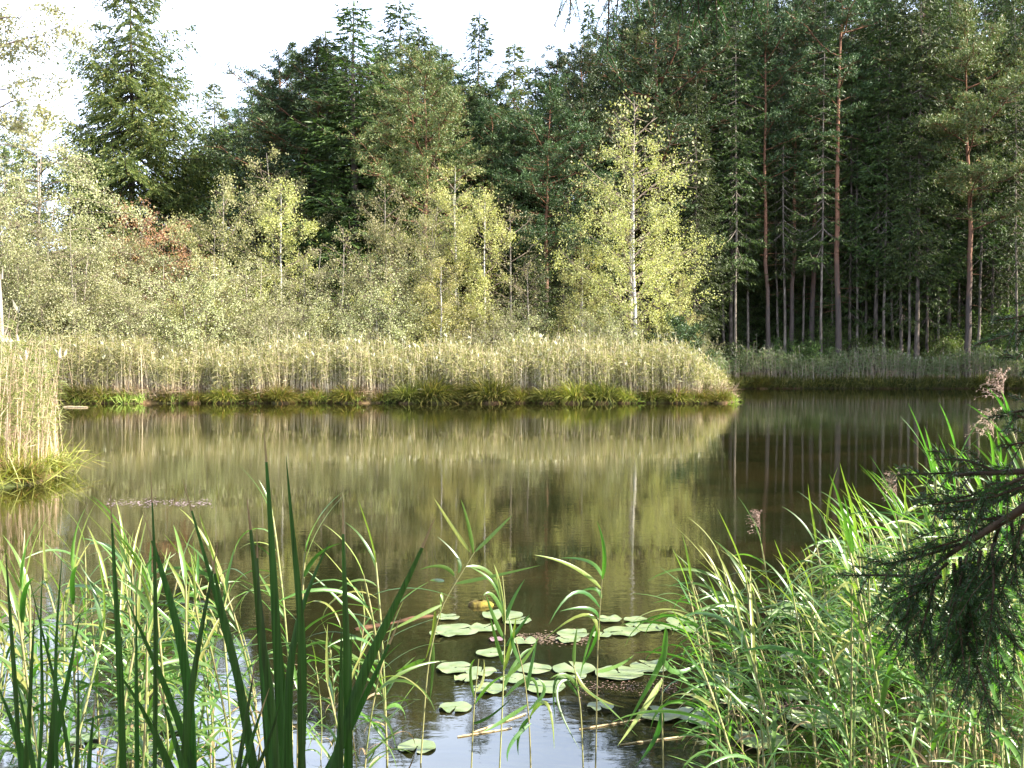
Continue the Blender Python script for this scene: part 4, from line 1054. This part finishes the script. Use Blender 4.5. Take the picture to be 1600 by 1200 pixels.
hero_reed("short reed with bent leaves in front of the bright water", 4.6, [(832, 1235), (828, 1140), (820, 1060), (806, 1000)],
          [((822, 1080), (830, 1040), (840, 995)), ((826, 1110), (850, 1080), (840, 1060)), ((828, 1120), (855, 1100), (866, 1170)), ((830, 1130), (800, 1160), (793, 1190)), ((830, 1120), (812, 1145), (810, 1180)), ((815, 1040), (800, 1000), (805, 985)), ((826, 1100), (780, 1130), (755, 1143))], 0.018)
hero_reed("thin dark reed stalk left of the lily pads' front", 4.9, [(733, 1230), (740, 1110), (748, 1030)],
          [((742, 1100), (765, 1070), (790, 1055)), ((741, 1090), (735, 1050), (742, 1030)), ((744, 1080), (755, 1060), (756, 1030)), ((738, 1130), (765, 1120), (800, 1090))], 0.014)
hero_reed("reed with wide leaves leaning left at the foot of the right stand", 4.6, [(1040, 1235), (1034, 1100), (1038, 1010)],
          [((1038, 1020), (1020, 1060), (975, 1140)), ((1036, 1040), (1040, 1000), (1040, 980)), ((1036, 1060), (1005, 1110), (965, 1165)), ((1034, 1110), (1025, 1150), (993, 1198)), ((1038, 1030), (1060, 1050), (1100, 1030))], 0.026)

# ------------------------------------------------------------------ bulrush plants with broad dark blades on the near bank, in the shade
def bulrush(label, blades, d0):
    bx = np.mean([b[-1][0] for b in blades])
    gz = 0.42
    b0 = P(bx, 1200, d0); b0[2] = gz
    root = thing("bulrush_plant", label, "bulrush", tuple(b0))
    for bi, b in enumerate(blades):
        g = np.random.default_rng(int(abs(b[0][0]) * 7 + b[0][1])); d = d0 + g.normal(0, 0.05)
        wpx = b[0][2] if len(b[0]) > 2 else 20
        pts = [P(p_[0], p_[1], d) for p_ in b]
        lastdir = pts[-1] - pts[-2] if len(pts) > 1 else np.array([0, 0, -1.0])
        foot = pts[-1] + (lastdir / max(1e-6, -lastdir[2])) * max(0.05, (pts[-1][2] - gz))
        pts.append(foot); q = np.array(pts) - b0
        seg = np.concatenate([[0], np.cumsum(np.linalg.norm(np.diff(q, axis=0), axis=1))]); seg /= seg[-1]
        t = np.linspace(0, 1, 22); c = np.stack([np.interp(t, seg, q[:, i]) for i in range(3)], -1)
        for _ in range(4): c[1:-1] = (c[:-2] + c[1:-1] * 2 + c[2:]) / 4
        tg = norm(np.gradient(c, axis=0)); side = norm(np.cross(tg, np.array([0, -1.0, 0])))
        tw = g.normal(0, 0.2) + g.choice([-1, 1]) * g.uniform(0.8, 2.4) * np.clip(t - 0.2, 0, 1)
        s2 = side * np.cos(tw)[:, None] + np.cross(tg, side) * np.sin(tw)[:, None]
        wd = wpx / F_PX * d * 0.37 * np.minimum(1, (t * 3.6 + 0.02)) ** 0.8 * (1 - 0.42 * t)
        a = Acc(); a.ribbon(c, s2, wd, 0.28, np.cross(tg, s2)); k_ = g.integers(0, 2); a.I[0][:2 * k_] = 1
        a.obj("blade", [M['blade'], M['rdry']], root, True)
bulrush("bulrush plant whose two tallest blades rise far over the open water", [[(412, 668, 21), (420, 760), (427, 900), (436, 1060), (440, 1200)], [(447, 712, 20), (456, 830), (470, 950), (476, 1040), (470, 1200)],
        [(386, 780, 24), (398, 880), (410, 1000), (418, 1100), (425, 1200)], [(401, 826, 15), (405, 960), (412, 1080), (420, 1200)], [(423, 845, 22), (430, 950), (440, 1080), (452, 1200)]], 2.25)
bulrush("bulrush plant with a blade leaning far to the right, right end of the dark blades", [[(680, 808, 26), (650, 890), (600, 975), (560, 1060), (520, 1200)], [(535, 784, 20), (537, 880), (542, 1000), (545, 1200)],
        [(515, 845, 22), (485, 900), (450, 1000), (448, 1100), (450, 1200)], [(533, 975, 20), (534, 1080), (530, 1200)], [(549, 985, 18), (547, 1080), (542, 1200)], [(626, 965, 22), (590, 1050), (550, 1130), (515, 1200)], [(466, 975, 20), (468, 1100), (472, 1200)]], 2.15)
bulrush("bulrush plant with crossing blades left of the tallest pair", [[(235, 735, 13), (240, 810), (243, 920), (243, 1050), (241, 1200)], [(224, 800, 24), (255, 900), (280, 980), (296, 1060), (300, 1200)],
        [(285, 748, 15), (305, 820), (330, 900), (345, 960), (380, 1100), (400, 1200)], [(341, 845, 18), (325, 930), (300, 1050), (285, 1200)], [(326, 850, 22), (345, 950), (375, 1060), (395, 1200)]], 2.2)
bulrush("bulrush plant with short steep blades beneath the tallest pair", [[(404, 985, 18), (408, 1060), (425, 1200)], [(413, 990, 20), (428, 1080), (432, 1200)], [(400, 1025, 18), (385, 1120), (372, 1200)], [(421, 1075, 18), (395, 1140), (380, 1200)], [(440, 1090, 18), (432, 1150), (405, 1200)]], 2.0)
bulrush("slim bulrush plant with a tall straight blade at the left", [[(172, 770, 17), (178, 880), (184, 1000), (190, 1100), (192, 1200)], [(195, 930, 22), (230, 1010), (275, 1110), (300, 1200)], [(160, 1020, 20), (210, 1080), (240, 1140), (262, 1200)], [(213, 905, 12), (212, 1040), (214, 1200)], [(291, 985, 14), (288, 1090), (290, 1200)]], 2.3)
bulrush("bulrush plant at the far left edge of the picture", [[(8, 850, 15), (14, 950), (22, 1050), (30, 1200)], [(55, 935, 14), (48, 1050), (46, 1120), (40, 1200)], [(125, 960, 18), (110, 1050), (92, 1120), (78, 1200)], [(90, 1015, 16), (84, 1100), (76, 1200)], [(68, 880, 11), (58, 960), (70, 1080), (60, 1200)], [(-5, 1070, 26), (25, 1130), (38, 1200)], [(45, 900, 10), (62, 980), (95, 1090), (110, 1200)]], 2.2)
bulrush("bulrush plant with low broad blades in the left bottom", [[(120, 1010, 16), (125, 1100), (118, 1200)], [(245, 1060, 22), (262, 1120), (285, 1200)], [(235, 1120, 22), (250, 1160), (268, 1200)], [(25, 1060, 20), (40, 1120), (52, 1200)], [(150, 1085, 18), (140, 1150), (138, 1200)], [(98, 860, 12), (88, 960), (84, 1080), (88, 1200)]], 2.05)

# ------------------------------------------------------------------ lily pads, stone, logs, debris
M['pad'] = noise_mat("lily_pad_leaf", (0.10, 0.15, 0.055), (0.23, 0.26, 0.13), scale=9, rough=0.33, bump=0.15, c3=(0.16, 0.21, 0.085), lo=0.28, hi=0.72)
_n = M['pad'].node_tree.nodes; _o = _n.new("ShaderNodeObjectInfo"); _mp = [q for q in _n if q.type == 'MAPPING'][0]
M['pad'].node_tree.links.new(_o.outputs['Location'], _mp.inputs['Location'])
_p = [q for q in _n if q.type == 'BSDF_PRINCIPLED'][0]; _p.inputs['Specular IOR Level'].default_value = 0.6
M['pad_red'] = leaf_mat("reddish_lily_pad_leaf", (0.16, 0.10, 0.12), (0.22, 0.14, 0.16), trans=0.0, rough=0.4, objvar=0.1)
def pad(px, py, wpx, label, red=False):
    a_ = math.atan((py - HOR) / F_PX); d = (CAM_Z - 0.012) / math.tan(a_)
    p = P(px, py, d); Rr = wpx / F_PX * d / 2
    g = np.random.default_rng(int(px * 3 + py))
    nA, nR = 30, 4; notch = g.uniform(0, 6.28); gap = 0.13
    an = notch + gap + np.linspace(0, 2 * math.pi - 2 * gap, nA)
    rad = np.linspace(0.0, 1, nR + 1)
    ed = 1 + 0.025 * np.sin(an * 3 + g.uniform(0, 6)) + 0.008 * np.sin(an * 7 + g.uniform(0, 6)) - 0.12 * np.exp(-((an - notch) / 0.35) ** 2)
    V = []; 
    for r in rad:
        rr = r * Rr * ed if r > 0 else np.full(nA, Rr * 0.06)
        z = 0.003 + (0.006 + 0.016 * np.clip(np.sin(an * 1.0 + px * 2), 0, 1) ** 3) * r ** 4 * (0.5 + np.sin(an * 5 + px)) * 0.5 + 0.004 * g.random()
        V.append(np.stack([np.cos(an) * rr, np.sin(an) * rr * 1.0, z], -1))
    V = np.concatenate(V); k = np.arange(nR)[:, None] * nA + np.arange(nA - 1)[None, :]
    top = np.stack([k, k + nA, k + nA + 1, k + 1], -1).reshape(-1, 4)
    o = build("lily_pad", V, top, M['pad_red'] if red else M['pad'], None, None, True)
    o.location = (p[0], d, 0.002 + (int(px * 7 + py * 3) % 9) * 0.0012)
    tag(o, label, "lily pad", "lily pads floating on the pond")
pads = [(700, 966, 38, "small lily pad at the far left of the patch"), (712, 986, 74, "broad yellowish lily pad overlapping others at the left of the patch"), (696, 991, 50, "lily pad tucked under the broad left pad"), (757, 983, 48, "lily pad right of the broad left pad"),
 (785, 964, 64, "long lily pad at the far edge of the patch, near the yellow stone"), (808, 972, 46, "greyish lily pad close right of the far long one"), (775, 1001, 24, "small purple lily pad in the middle of the patch", True), (820, 1003, 40, "bluish lily pad right of the small purple one"),
 (896, 991, 52, "flat lily pad left of the lone straight reed"), (940, 993, 34, "lily pad right behind the lone straight reed"), (952, 970, 40, "lily pad at the far right rear of the patch"), (972, 988, 58, "round lily pad right of the lone straight reed"), (994, 970, 38, "thin lily pad at the rear right"), (990, 978, 26, "tiny lily pad under the thin rear one"),
 (1014, 982, 48, "lily pad touching the right group at the rear"), (1048, 982, 44, "pale lily pad near the left end of the right reeds"), (888, 1002, 40, "yellow lily pad beside the brown scum"), (767, 1023, 46, "oval lily pad alone in the middle left"),
 (712, 1046, 62, "large lily pad at the left of the front row"), (752, 1052, 50, "lily pad second in the front row"), (728, 1063, 38, "small lily pad in front of the large left one"), (765, 1079, 54, "dull lily pad low in the front left"), (805, 1063, 48, "yellow green lily pad in the middle of the front row"), (835, 1048, 56, "lily pad behind the yellow green one in the front row"),
 (852, 1077, 66, "wide lily pad nearest below the front row"), (894, 1058, 46, "lily pad between the wide one and the lone reed"), (897, 1047, 68, "large lily pad behind the lone reed's foot"), (967, 1055, 76, "wide lily pad right of the lone reed"), (1015, 1044, 64, "lily pad at the right end of the front row"),
 (712, 1108, 52, "faint lily pad on the bright water at the lower left"), (938, 1108, 42, "faint lily pad on the bright water below the lone reed"), (1030, 1121, 66, "lily pad at the foot of the right stand"), (1075, 1119, 60, "yellowish lily pad just inside the right stand"), (1100, 1130, 50, "second lily pad inside the right stand"),
 (652, 1170, 60, "pale lily pad at the very bottom"), (1065, 972, 50, "lily pad behind the first right reeds"), (1085, 985, 40, "lily pad shaded by the first right reeds"), (1238, 1031, 46, "lily pad seen between the right reeds"), (1272, 1127, 84, "large lily pad deep in the right stand"), (1223, 962, 56, "thin rear lily pad between the right reeds"), (1190, 1162, 84, "broad lily pad at the bottom of the right stand"),
 (1160, 1100, 60, "lily pad among the stalks of the right stand"), (1130, 1070, 60, "lily pad behind the front stalks of the right stand"), (1340, 1120, 70, "lily pad hidden under the right spruce boughs"), (1240, 1090, 60, "lily pad in the shade of the right stand"),
 (275, 1140, 50, "lily pad among the left reeds"), (230, 1175, 60, "lily pad at the bottom of the left reeds"), (130, 1160, 54, "lily pad at the lower left corner")]
for p_ in pads: pad(*p_)

def stone():
    d = (CAM_Z) / math.tan(math.atan((948 - HOR) / F_PX)); p = P(750, 948, d)
    g = np.random.default_rng(3); zz = np.linspace(-0.05, 0.05, 9)
    a = Acc(); rr = 0.11 * np.sqrt(np.clip(1 - ((zz + 0.01) / 0.062) ** 2, 0.0005, 1))
    a.tube(np.stack([0 * zz, 0 * zz, zz], -1), rr, 18)
    V = np.concatenate(a.V); V += 0.008 * np.sin(V * 60 + 1) + g.normal(0, 0.002, V.shape); V[:, 0] *= 1.0; V[:, 1] *= 0.7
    o = build("mossy_stone", V, np.concatenate(a.Q), M['stone'], None, None, True); o.location = (p[0], d, 0.0)
    tag(o, "small yellow mossed stone breaking the water behind the lily pads", "stone")
stone()
def log(pts, rad, label, name="floating_log", cat="log", m='wood', group=None):
    q = []
    for px, py in pts:
        d = CAM_Z / math.tan(math.atan((py - HOR) / F_PX)); q.append(P(px, py, d))
    q = np.array(q); q[:, 2] = 0.004 if rad < 0.02 or m != 'wood' else -0.018; o = q[0].copy(); t = np.linspace(0, 1, len(q)); tt = np.linspace(0, 1, 12)
    q = np.stack([np.interp(tt, t, q[:, i]) for i in range(3)], -1) - o
    g = np.random.default_rng(int(pts[0][0])); q[1:-1, 2] += g.normal(0, rad * 0.15, 10)
    a = Acc(); a.tube(q, rad * np.array([0.75, 1, 1, 1.05, 1, 1, .95, 1, .95, .9, .85, .5]), 10)
    b = a.obj(name, M[m], None, True); b.location = o; tag(b, label, cat, group)
log([(555, 986), (600, 978), (650, 968), (690, 962)], 0.035, "reddish brown sunken log left of the lily pads")
for pts, lab in [([(715, 1157), (800, 1143)], "beige reed stalk floating left of the short bent reed"), ([(740, 1150), (822, 1120)], "beige reed stalk floating at a slant behind the other one"), ([(968, 1170), (1040, 1160), (1110, 1152)], "long reddish reed stalk floating at the edge of the right stand"), ([(905, 1145), (1010, 1128)], "thin reed stalk floating below the lone reed"),
                 ([(100, 636), (138, 637)], "pale stick lying on the water behind the left clump")]:
    log(pts, 0.005 if pts[0][1] > 700 else 0.05, lab, "floating_stalk", "floating stalk", 'drystick', "dead stalks on the water")
g = np.random.default_rng(31)
def scum(px0, px1, py0, py1, n, label, m, size):
    px = g.uniform(px0, px1, n); py = g.normal((py0 + py1) / 2, (py1 - py0) / 4, n)
    d = CAM_Z / np.tan(np.arctan((py - HOR) / F_PX)); x = (px - CX) / F_PX * d
    c = np.stack([x, d, np.full(n, 0.004) + g.uniform(0, 0.004, n)], -1); an = g.uniform(0, 6.28, n)
    dv = np.stack([np.cos(an), np.sin(an), 0 * an + g.normal(0, .08, n)], -1); s = np.stack([-np.sin(an), np.cos(an), 0 * an], -1)
    a = Acc(); l = size * g.uniform(0.4, 1.3, n); a.leaves(c, norm(dv), s, l, l * 0.6)
    tag(a.obj("floating_debris", m), label, "floating debris", kind="stuff")
M['scum'] = leaf_mat("floating_leaf_bits", (0.20, 0.13, 0.15), (0.40, 0.30, 0.33), trans=0, objvar=0)
M['brownscum'] = leaf_mat("brown_floating_bits", (0.08, 0.045, 0.025), (0.28, 0.19, 0.14), trans=0, objvar=0)
scum(165, 330, 781, 793, 420, "thin purplish film of floating bits on the left open water", M['scum'], 0.04)
scum(800, 920, 993, 1010, 500, "brown scum between the lily pads", M['brownscum'], 0.025)
scum(900, 1060, 1068, 1090, 350, "brown floating plant bits in front of the lily pads", M['brownscum'], 0.016)
scum(1180, 1290, 1095, 1120, 400, "brown floating bits inside the right stand", M['brownscum'], 0.025)

# ------------------------------------------------------------------ spruce beside the camera: its boughs reach in from the right and from above
def needles(acc, pts, rng_, L=0.015, W=0.0017, dens=900):
    pts = np.asarray(pts); seg = np.linalg.norm(np.diff(pts, axis=0), axis=1); tot = seg.sum(); n = max(8, int(tot * dens))
    cum = np.concatenate([[0], np.cumsum(seg)]); u = rng_.uniform(0, tot, n)
    c = np.stack([np.interp(u, cum, pts[:, i]) for i in range(3)], -1)
    k = np.clip(np.searchsorted(cum, u) - 1, 0, len(seg) - 1); tg = norm(np.diff(pts, axis=0))[k]
    rd = rdir(n, rng_); rd = norm(rd - (rd * tg).sum(1)[:, None] * tg)
    d = norm(tg * 0.75 + rd); s = norm(np.cross(d, rdir(n, rng_)))
    acc.leaves(c, d, s, L * rng_.uniform(0.7, 1.15, n), W, 0, fat=0.4)
def near_spruce():
    g = np.random.default_rng(88)
    O = np.array([3.3, 0.5, 0.55])
    root = thing("spruce_tree", "near spruce whose dark boughs hang in from the right and top edges of the picture", "tree", tuple(O))
    tr = Acc(); z = np.linspace(0, 15, 16)
    tr.tube(np.stack([0.02 * np.sin(z), 0.02 * np.cos(z), z], -1), 0.17 * (1 - z / 15.5) * (1 + 0.5 * np.exp(-z * 2)), 12); tr.obj("trunk", M['darkbark'], root, True)
    def res(pts, n):
        pts = np.asarray(pts, float); t = np.linspace(0, 1, len(pts)); tt = np.linspace(0, 1, n)
        c = np.stack([np.interp(tt, t, pts[:, i]) for i in range(3)], -1)
        for _ in range(2): c[1:-1] = (c[:-2] + c[1:-1] * 2 + c[2:]) / 4
        return c
    def bough(main, twigs, r0=0.012, dz=0.12, side=0.07, dens=1500, nw=0.0018, nl=0.016, sag=0.35, every=0.035):
        wood = Acc(); nd = Acc()
        m = res([np.array(p_) - O for p_ in main], 20); wood.tube(m, np.linspace(r0, 0.003, 20), 6); needles(nd, m[9:], g, nl, nw, dens)
        for tw in twigs:
            off = g.normal(0, dz)
            q = res([np.array(p_) + np.array([0, off * j / len(tw), 0]) - O for j, p_ in enumerate(tw)], 12)
            wood.tube(q, np.linspace(0.0045, 0.0015, 12), 5); needles(nd, q, g, nl, nw, dens)
            seg = np.linalg.norm(np.diff(q, axis=0), axis=1); tot = seg.sum(); cum = np.concatenate([[0], np.cumsum(seg)])
            u = 0.03
            sg = 1
            while u < tot * 0.95:
                c = np.array([np.interp(u, cum, q[:, i]) for i in range(3)]); k = min(10, int(np.searchsorted(cum, u)))
                tg = norm(q[min(11, k + 1)] - q[max(0, k - 1)])
                L = side * g.uniform(0.5, 1.3) * (1.15 - 0.8 * u / tot) * 1.3
                sd = norm(np.cross(tg, np.array([0, -1, 0]) + g.normal(0, 0.5, 3))) * sg
                e = c + norm(tg * 0.8 + sd * 0.8 + np.array([0, 0, -sag])) * L; mid = (c + e) / 2 + np.array([0, 0, 0.006])
                pp = res([c, mid, e + np.array([0, 0, -0.2 * L])], 5)
                wood.tube(pp, 0.0013, 4); needles(nd, pp, g, nl, nw, dens)
                u += every * g.uniform(0.6, 1.4); sg = -sg
        w_ = wood.obj("bough", M['twig'], root, True)
        nd.obj("needles", M['needle'], w_)
    d = 2.35
    Q_ = lambda *a: [P(x, y, dd) for x, y, dd in a]
    T_ = lambda dd, *a: [P(x, y, dd) for x, y in a]
    # upper bough along the right edge
    bough([O + (0, 0, 2.35)] + Q_((1760, 600, 2.0), (1640, 735, 2.3), (1560, 738, 2.35), (1490, 742, 2.4)),
          [T_(2.4, (1610, 738), (1520, 742), (1418, 750)), T_(2.35, (1600, 752), (1520, 775), (1436, 792)), T_(2.4, (1620, 660), (1590, 650), (1556, 645)), T_(2.3, (1640, 700), (1600, 690), (1570, 700)), T_(2.35, (1640, 650), (1600, 640), (1560, 655)),
           T_(2.35, (1560, 738), (1520, 720), (1480, 722)), T_(2.3, (1600, 745), (1560, 775), (1520, 810)), T_(2.3, (1640, 740), (1590, 790), (1560, 800))], r0=0.014)
    # main lower bough with hanging twigs
    bough([O + (0, 0, 2.0)] + Q_((1740, 680, 1.95), (1600, 795, 2.25), (1540, 830, 2.3), (1480, 868, 2.35), (1424, 910, 2.4)),
          [T_(2.35, (1500, 850), (1440, 868), (1366, 882)), T_(2.4, (1440, 900), (1400, 905), (1338, 912)), T_(2.35, (1560, 812), (1500, 840), (1420, 860)), T_(2.4, (1424, 910), (1405, 955), (1388, 1000)), T_(2.35, (1466, 890), (1440, 960), (1416, 1020)),
           T_(2.35, (1490, 880), (1480, 970), (1472, 1055)), T_(2.3, (1532, 860), (1515, 970), (1494, 1090)), T_(2.3, (1530, 940), (1512, 1010), (1505, 1080)), T_(2.3, (1564, 815), (1550, 900), (1532, 980)), T_(2.25, (1600, 810), (1588, 880), (1571, 940)),
           T_(2.3, (1536, 960), (1560, 985), (1580, 1012)), T_(2.35, (1510, 870), (1480, 920), (1450, 960)), T_(2.3, (1550, 850), (1530, 900), (1500, 950)), T_(2.35, (1450, 905), (1430, 925), (1395, 940)), T_(2.3, (1580, 810), (1570, 860), (1560, 900)),
           T_(2.35, (1500, 870), (1500, 930), (1490, 1000)), T_(2.3, (1620, 790), (1600, 840), (1596, 900)), T_(2.3, (1470, 900), (1450, 940), (1440, 990)), T_(2.3, (1545, 900), (1540, 960), (1520, 1020)), T_(2.3, (1600, 760), (1540, 775), (1440, 783)), T_(2.3, (1590, 805), (1540, 815), (1480, 815)),
           T_(2.35, (1520, 880), (1500, 960), (1480, 1030)), T_(2.3, (1560, 870), (1555, 930), (1548, 990)), T_(2.35, (1480, 880), (1470, 900), (1440, 930)), T_(2.3, (1510, 1000), (1506, 1040), (1498, 1085))], r0=0.016, side=0.10, every=0.027)
    # foliage further up at the right edge
    bough([O + (0, 0, 2.8)] + Q_((1760, 380, 2.3), (1660, 470, 2.6), (1610, 500, 2.7)),
          [T_(2.7, (1640, 480), (1600, 495), (1565, 500)), T_(2.7, (1650, 500), (1600, 520), (1550, 540)), T_(2.65, (1650, 460), (1610, 465), (1580, 480)), T_(2.7, (1640, 510), (1610, 530), (1590, 555)), T_(2.7, (1660, 540), (1620, 555), (1570, 560)), T_(2.6, (1650, 590), (1620, 600), (1590, 604))], r0=0.012)
    # top boughs: long hanging twigs
    bough([O + (0, 0, 4.2)] + Q_((1500, -260, 2.2), (1250, -200, 2.7), (1100, -120, 2.9), (960, -90, 3.1), (880, -80, 3.2)),
          [T_(3.1, (955, -90), (952, -10), (949, 95)), T_(3.2, (892, -80), (893, -20), (891, 32)), T_(3.0, (1000, -90), (990, -30), (985, 4)), T_(3.1, (975, -80), (968, -20), (965, 20))], r0=0.02, side=0.09, sag=0.5, every=0.03, dens=900)
    bough([O + (0, 0, 4.0)] + Q_((1500, -200, 2.0), (1300, -150, 2.5), (1160, -110, 2.7), (1060, -90, 2.8)),
          [T_(2.75, (1055, -90), (1050, -40), (1048, 18)), T_(2.7, (1090, -100), (1085, -20), (1082, 48)), T_(2.7, (1115, -100), (1112, -20), (1108, 66)), T_(2.65, (1140, -100), (1135, -40), (1130, 20)), T_(2.7, (1100, -100), (1098, -30), (1096, 40)), T_(2.7, (1072, -100), (1068, -30), (1062, 22)), T_(2.6, (1200, -120), (1195, -60), (1190, 5))],
          r0=0.02, side=0.08, sag=0.6, every=0.025)
    # rest of the crown, outside the picture: boughs all round from 3 m up
    cw = Acc(); cn_ = Acc()
    zz = 2.6
    while zz < 14.6:
        Lm = 2.25 * (1 - (zz - 2.6) / 12.6) ** 0.8 + 0.15
        for k in range(7):
            a = g.uniform(0, 6.28); L = Lm * g.uniform(0.7, 1.05); t = np.linspace(0, 1, 8)
            bp = np.stack([np.cos(a) * L * t, np.sin(a) * L * t, zz - 0.30 * L * np.sin(t * 2.2)], -1)
            # keep clear of the camera's view
            w3 = bp + O; vis = (w3[:, 1] > 0.3) & (w3[:, 0] < 0.56 * w3[:, 1] + 0.25) & (w3[:, 2] < CAM_Z + 0.42 * w3[:, 1] + 0.2)
            if vis.any(): continue
            cw.tube(bp, np.linspace(0.022, 0.005, 8), 4)
            m = int(L * 120); tt = g.uniform(0.1, 1, m); pos = np.stack([np.interp(tt, t, bp[:, i]) for i in range(3)], -1)
            sdv = np.array([-np.sin(a), np.cos(a), 0]); off = g.uniform(-1, 1, m) * 0.32 * L * (1.15 - tt)
            pos = pos + sdv * off[:, None] + g.normal(0, 0.03, (m, 3)); pos[:, 2] -= np.abs(off) * 0.6
            dd = norm(np.array([np.cos(a), np.sin(a), -0.6]) + sdv * np.sign(off)[:, None] + g.normal(0, 0.4, (m, 3)))
            w4 = pos + O + dd * 0.2; ok = ~((w4[:, 1] > 0.2) & (w4[:, 0] < 0.53 * w4[:, 1] + 0.15) & (w4[:, 2] < CAM_Z + 0.40 * w4[:, 1] + 0.1))
            pos, dd = pos[ok], dd[ok]
            s = norm(np.cross(dd, rdir(len(pos), g))); cn_.leaves(pos, dd, s, g.uniform(0.12, 0.24, len(pos)), 0.035)
        zz += 0.26
    cb = cw.obj("branches", M['twig'], root, True); cn_.obj("crown", M['needle'], root)
near_spruce()

# drop any prototype that was never placed
for r in RP:
    if not r[3]:
        for c_ in list(r[2].children): bpy.data.objects.remove(c_)
        bpy.data.objects.remove(r[2])
